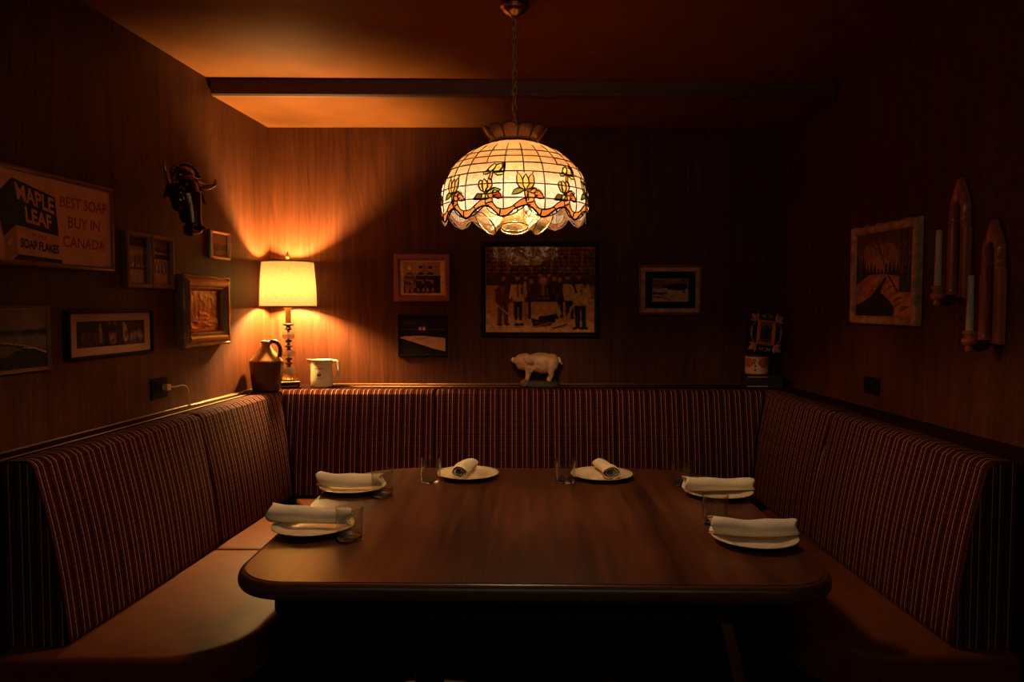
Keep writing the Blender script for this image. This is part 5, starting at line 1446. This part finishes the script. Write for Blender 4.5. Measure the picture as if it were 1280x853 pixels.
for x, y, c in ((.155, .50, 130), (.15, .40, 104), (.20, .48, 70), (.40, .52, 92), (.43, .44, 80), (.62, .50, 84), (.66, .42, 96), (.70, .52, 74)): cv.ell(x, y, .022, .04, (c, int(c * .7), int(c * .5)), .8)
for x, y in ((.42, .60), (.63, .63), (.68, .62), (.58, .66), (.50, .66), (.37, .63), (.17, .63)): cv.ell(x, y + .01, .016, .026, (176, 128, 88)); cv.ell(x, y + .036, .019, .016, (52, 34, 28))
cv.line([(.36, .50), (.365, .24)], .010, (150, 108, 74)); cv.ell(.366, .20, .020, .05, (170, 126, 86))
cv.line([(.245, .55), (.225, .40)], .02, white); cv.line([(.365, .58), (.372, .42)], .018, white); cv.line([(.935, .55), (.955, .42)], .025, white); cv.line([(.72, .55), (.735, .42)], .02, white)
cv.a = np.clip(cv.a * np.array([1.40, 1.28, 1.12]), 0, .85); cv.noise(.30, (64, 50)); cv.blur(2); cv.noise(.14, (40, 32)); cv.noise(.10)
cv.mesh('photo', W, H, M['glazed'], cu, .0085)
cu.rotation_euler = (math.radians(0.9), 0, math.radians(-1.8))

sl = on_back('gilt_landscape_frame', 'small landscape print in nested black and tan frames on the back wall, right of centre', 'picture frame', 0.8905, 1.553)
obj('frame', molding(.357, .282, [(0, 0), (0, .012), (.003, .019), (.010, .020), (.0135, .017), (.0135, 0)]), M['frame_brown'], sl, auto=30)
obj('tan_band', molding(.329, .254, [(0, 0), (0, .015), (.002, .017), (.023, .017), (.0243, .012), (.0243, 0)]), M['frame_pale'], sl, auto=30)
obj('inner_frame', molding(.280, .208, [(0, 0), (0, .012), (.010, .024), (.016, .020), (.026, .020), (.034, .012), (.040, .010), (.040, 0)]), M['frame_black'], sl, auto=30)
cv = Canvas(76, 54, (196, 156, 116)); cv.rect(0, .55, 1, 1, (150, 108, 80)); cv.poly([(0, .9), (.3, .95), (.5, .75), (.4, .6), (0, .62)], (120, 84, 62)); cv.ell(.72, .64, .26, .16, (44, 28, 24)); cv.ell(.45, .60, .12, .09, (52, 34, 28)); cv.rect(.24, .50, .42, .58, (214, 172, 130)); cv.poly([(.22, .58), (.33, .68), (.44, .58)], (66, 42, 34))
cv.line([(.86, .95), (.88, .40)], .03, (40, 26, 22)); cv.line([(.88, .7), (.98, .9)], .02, (40, 26, 22)); cv.line([(.76, .9), (.8, .5)], .02, (50, 32, 26))
cv.poly([(0, .42), (.5, .44), (1, .36), (1, 0), (0, 0)], (206, 164, 120)); cv.poly([(0, .42), (.45, .40), (.3, .28), (0, .30)], (110, 74, 56)); cv.line([(0, .22), (.3, .18), (.5, .05)], .03, (96, 60, 46)); cv.line([(.02, .36), (.5, .33)], .012, (60, 40, 34)); cv.noise(.3, (18, 14)); cv.noise(.1)
cv.mesh('print', .204, .132, M['picture'], sl, .0115)

# --- right wall: winter painting
wp = on_right('winter_painting', 'winter stream painting in a worn pale carved frame on the right wall', 'painting', 3.203, 1.598)
def worn(x, z, o, d, w, h):
    e = math.exp(-(o / .012) ** 2) if d > .015 else 0
    n = math.sin(x * 61) * math.sin(z * 47 + 1) + .6 * math.sin(x * 143 + z * 119)
    return (.004 * n * e if abs(x) > w * .45 else 0, .004 * n * e if abs(z) > h * .45 else 0, .003 * n * e)
obj('frame', molding(.520, .424, [(0, 0), (0, .022), (.004, .030), (.014, .033), (.024, .030), (.028, .026), (.030, .023), (.032, .026), (.035, .023), (.036, .016), (.036, 0)], worn, 40), M['frame_pale'], wp, auto=60)
cv = Canvas(180, 140, (96, 52, 34))
cv.rect(0, .45, 1, 1, (104, 62, 44)); cv.ell(.42, .66, .34, .26, (176, 100, 58), .6); cv.ell(.40, .58, .22, .14, (196, 116, 68), .6); cv.rect(0, .85, 1, 1, (76, 44, 34), .6)
for k in range(15): x = k / 15 + .02; h = .52 + .10 * (math.sin(k * 5.1) * .5 + .5); cv.poly([(x - .05, .44), (x, h + .05), (x + .05, .44)], (44, 26, 20))
for x, h in ((.03, .82), (.09, .76), (.13, .85), (.17, .70)): cv.poly([(x - .05, .30), (x, h), (x + .05, .30)], (34, 20, 16))
cv.poly([(0, .38), (.25, .50), (.5, .50), (.8, .46), (1, .44), (1, 0), (0, 0)], (176, 102, 66))
cv.poly([(0, .14), (.25, .22), (.38, .32), (.50, .44), (.58, .46), (.50, .36), (.46, .28), (.60, .20), (.70, .10), (.68, 0), (0, 0)], (24, 16, 14))
for pts in ([(.02, .22), (.14, .26), (.20, .20), (.05, .14)], [(.10, .34), (.26, .38), (.34, .30), (.22, .26)], [(.26, .42), (.44, .48), (.50, .42), (.40, .36), (.30, .38)], [(.52, .36), (.70, .44), (.78, .34), (.60, .24)], [(.60, .20), (.84, .30), (.90, .20), (.70, .14)], [(.72, .10), (.98, .24), (1, .02), (.72, 0)]): cv.poly(pts, (206, 126, 84))
for pts in ([(.05, .15), (.2, .2), (.16, .16)], [(.24, .27), (.34, .31), (.3, .34)], [(.40, .37), (.48, .42), (.44, .43)], [(.56, .30), (.7, .36), (.62, .36)], [(.66, .16), (.86, .22), (.74, .22)], [(.78, .04), (.96, .12), (.82, .12)]): cv.poly(pts, (120, 66, 46))
tr_ = (30, 18, 14)
cv.line([(.76, .28), (.58, .50), (.46, .74), (.34, .98)], .016, tr_); cv.line([(.46, .74), (.30, .86), (.20, .98)], .008, tr_); cv.line([(.50, .66), (.52, .86), (.48, 1)], .008, tr_); cv.line([(.42, .82), (.30, .96)], .006, tr_); cv.line([(.56, .54), (.58, .74), (.54, .95)], .008, tr_); cv.line([(.58, .74), (.64, .92)], .006, tr_)
for x in (.80, .86, .90, .95): cv.line([(x, .30), (x + .005, 1)], .020 if x != .90 else .03, tr_); cv.line([(x, .75), (x - .14, 1)], .008, tr_)
cv.rect(.78, .28, 1, .46, (40, 24, 18)); 
for x, y in ((.81, .5), (.87, .6), (.91, .42), (.95, .7), (.86, .8)): cv.line([(x, y), (x + .012, y + .03)], .010, (150, 90, 62))
cv.line([(.10, .30), (.09, .6)], .010, (110, 66, 44)); cv.line([(.92, .03), (.97, .05)], .006, (90, 40, 28)); cv.noise(.22, (36, 28)); cv.noise(.06)
cv.a = np.clip(cv.a * np.array([1.25, 1.5, 1.7]), 0, .85); cv.mesh('canvas', .452, .356, M['print'], wp, .0165)

# --- candle sconces
def sconce(label, Y, z, H):
    t = on_right('candle_sconce', label, 'sconce', Y, z, 'wooden candle sconces')
    W = .050; k = H / .42
    def prof(side):
        P = [(0, 0), (W, 0), (W, .245 * k)]
        P += [(W * .99 - .008 * math.sin(PI * i / 6), (.245 + .030 * i / 6) * k) for i in range(1, 6)]
        P += [(W * .80, .280 * k), (W * .86, .300 * k), (W * .86, .325 * k), (W * .70, .352 * k), (W * .42, .378 * k), (W * .16, .405 * k), (0, .42 * k)]
        return P
    R_ = prof(1); out = R_[1:-1]; full = [(x, zz_) for x, zz_ in out] + [(0, .42 * k)] + [(-x, zz_) for x, zz_ in out[::-1]]
    hw = W * .44
    hole = [(hw, .030 * k), (hw, .255 * k), (hw * .78, .272 * k), (hw * 1.0, .290 * k), (hw * 1.02, .310 * k), (hw * .72, .334 * k), (0, .345 * k)]
    hole = [(hw * math.cos(a), .030 * k + .018 * math.sin(a)) for a in [-PI / 2 + PI / 2 * i / 5 for i in range(5)]] + hole
    holef = hole + [(-x, zz_) for x, zz_ in hole[::-1] if x > 1e-6]
    # face plate = ring between outline and opening, stitched by angle-matched resampling
    def resample(P, n):
        P = [Vector(p) for p in P] + [Vector(P[0])]; L = [0]
        for a, b in zip(P, P[1:]): L.append(L[-1] + (b - a).length)
        o_ = []
        for i in range(n):
            s = L[-1] * i / n
            for j in range(len(L) - 1):
                if L[j] <= s <= L[j + 1] + 1e-9: 
                    f = (s - L[j]) / max(1e-9, L[j + 1] - L[j]); o_.append(P[j].lerp(P[j + 1], f)); break
        return o_
    full = [(0, 0)] + full; hol2 = [(0, .012 * k)] + [p for p in holef if abs(p[0]) > 1e-6 or p[1] > .1 * k]
    n = 120; A = resample(full, n); Bq = resample(hol2, n)
    bm = bmesh.new(); r_ = []
    for P, d in ((A, 0.001), (A, .022), ([a.lerp(b, .18) for a, b in zip(A, Bq)], .028), ([a.lerp(b, .85) for a, b in zip(A, Bq)], .028), (Bq, .022), (Bq, .001)):
        r_.append([(p.x, -d, p.y) for p in P])
    loft_rings(bm, r_ + [r_[0]], True); bmesh.ops.remove_doubles(bm, verts=bm.verts, dist=1e-6)
    obj('backplate', bm, M['sconce'], t, auto=40)
    bm = bmesh.new(); slab_xz(bm, [(p.x * .985, p.y * .985 + .003) for p in A], -.004, -.0005); obj('back_panel', bm, M['sconce_dark'], t)
    bm = bmesh.new(); box(bm, -.016, .016, -.095, -.020, -.006, .014); tube(bm, [(0, -.03, -.01), (0, -.055, -.018), (0, -.085, -.008)], [.010, .009, .008], 8); obj('bracket_arm', bm, M['sconce_dark'], t, auto=40)
    bm = bmesh.new(); lathe(bm, [(0, -.026), (.010, -.024), (.013, -.014), (.010, -.006), (.020, 0), (.024, .010), (.022, .018), (.014, .022), (.014, .030), (.019, .034), (.020, .042), (.016, .045), (.0125, .042), (.0125, .030), (0, .030)], 28, (0, -.088, 0)); obj('candle_cup', bm, M['sconce'], t, True)
    return t
def candle(label, Y, z, h):
    t = thing('taper_candle', label, 'candle', (wall_x_right(Y) - .0015 - .088, Y - .0037, z), 0, 'taper candles in the sconces')
    bm = bmesh.new(); lathe(bm, [(0, 0), (.0122, 0), (.0122, .004), (.0105, h * .6), (.0095, h - .003), (.0080, h - .0005), (.003, h), (0, h)], 24); obj('wax', bm, M['wax'], t, True)
    bm = bmesh.new(); tube(bm, [(0, 0, h - .001), (.0005, 0, h + .006), (.002, 0, h + .010)], .0012, 5); obj('wick', bm, M['black_plastic'], t)
    return t
SC1, SC2 = 2.702, 2.520
sconce('gothic arch wooden candle sconce, farther and higher of two, beside the winter painting', SC1, 1.490, .425)
candle('unlit cream taper candle in the sconce nearer the winter painting', SC1, 1.5205, .212)
sconce('gothic arch wooden candle sconce, nearer and lower of two, above the booth', SC2, 1.338, .412)
candle('unlit cream taper candle in the lower sconce over the right bench', SC2, 1.3685, .198)
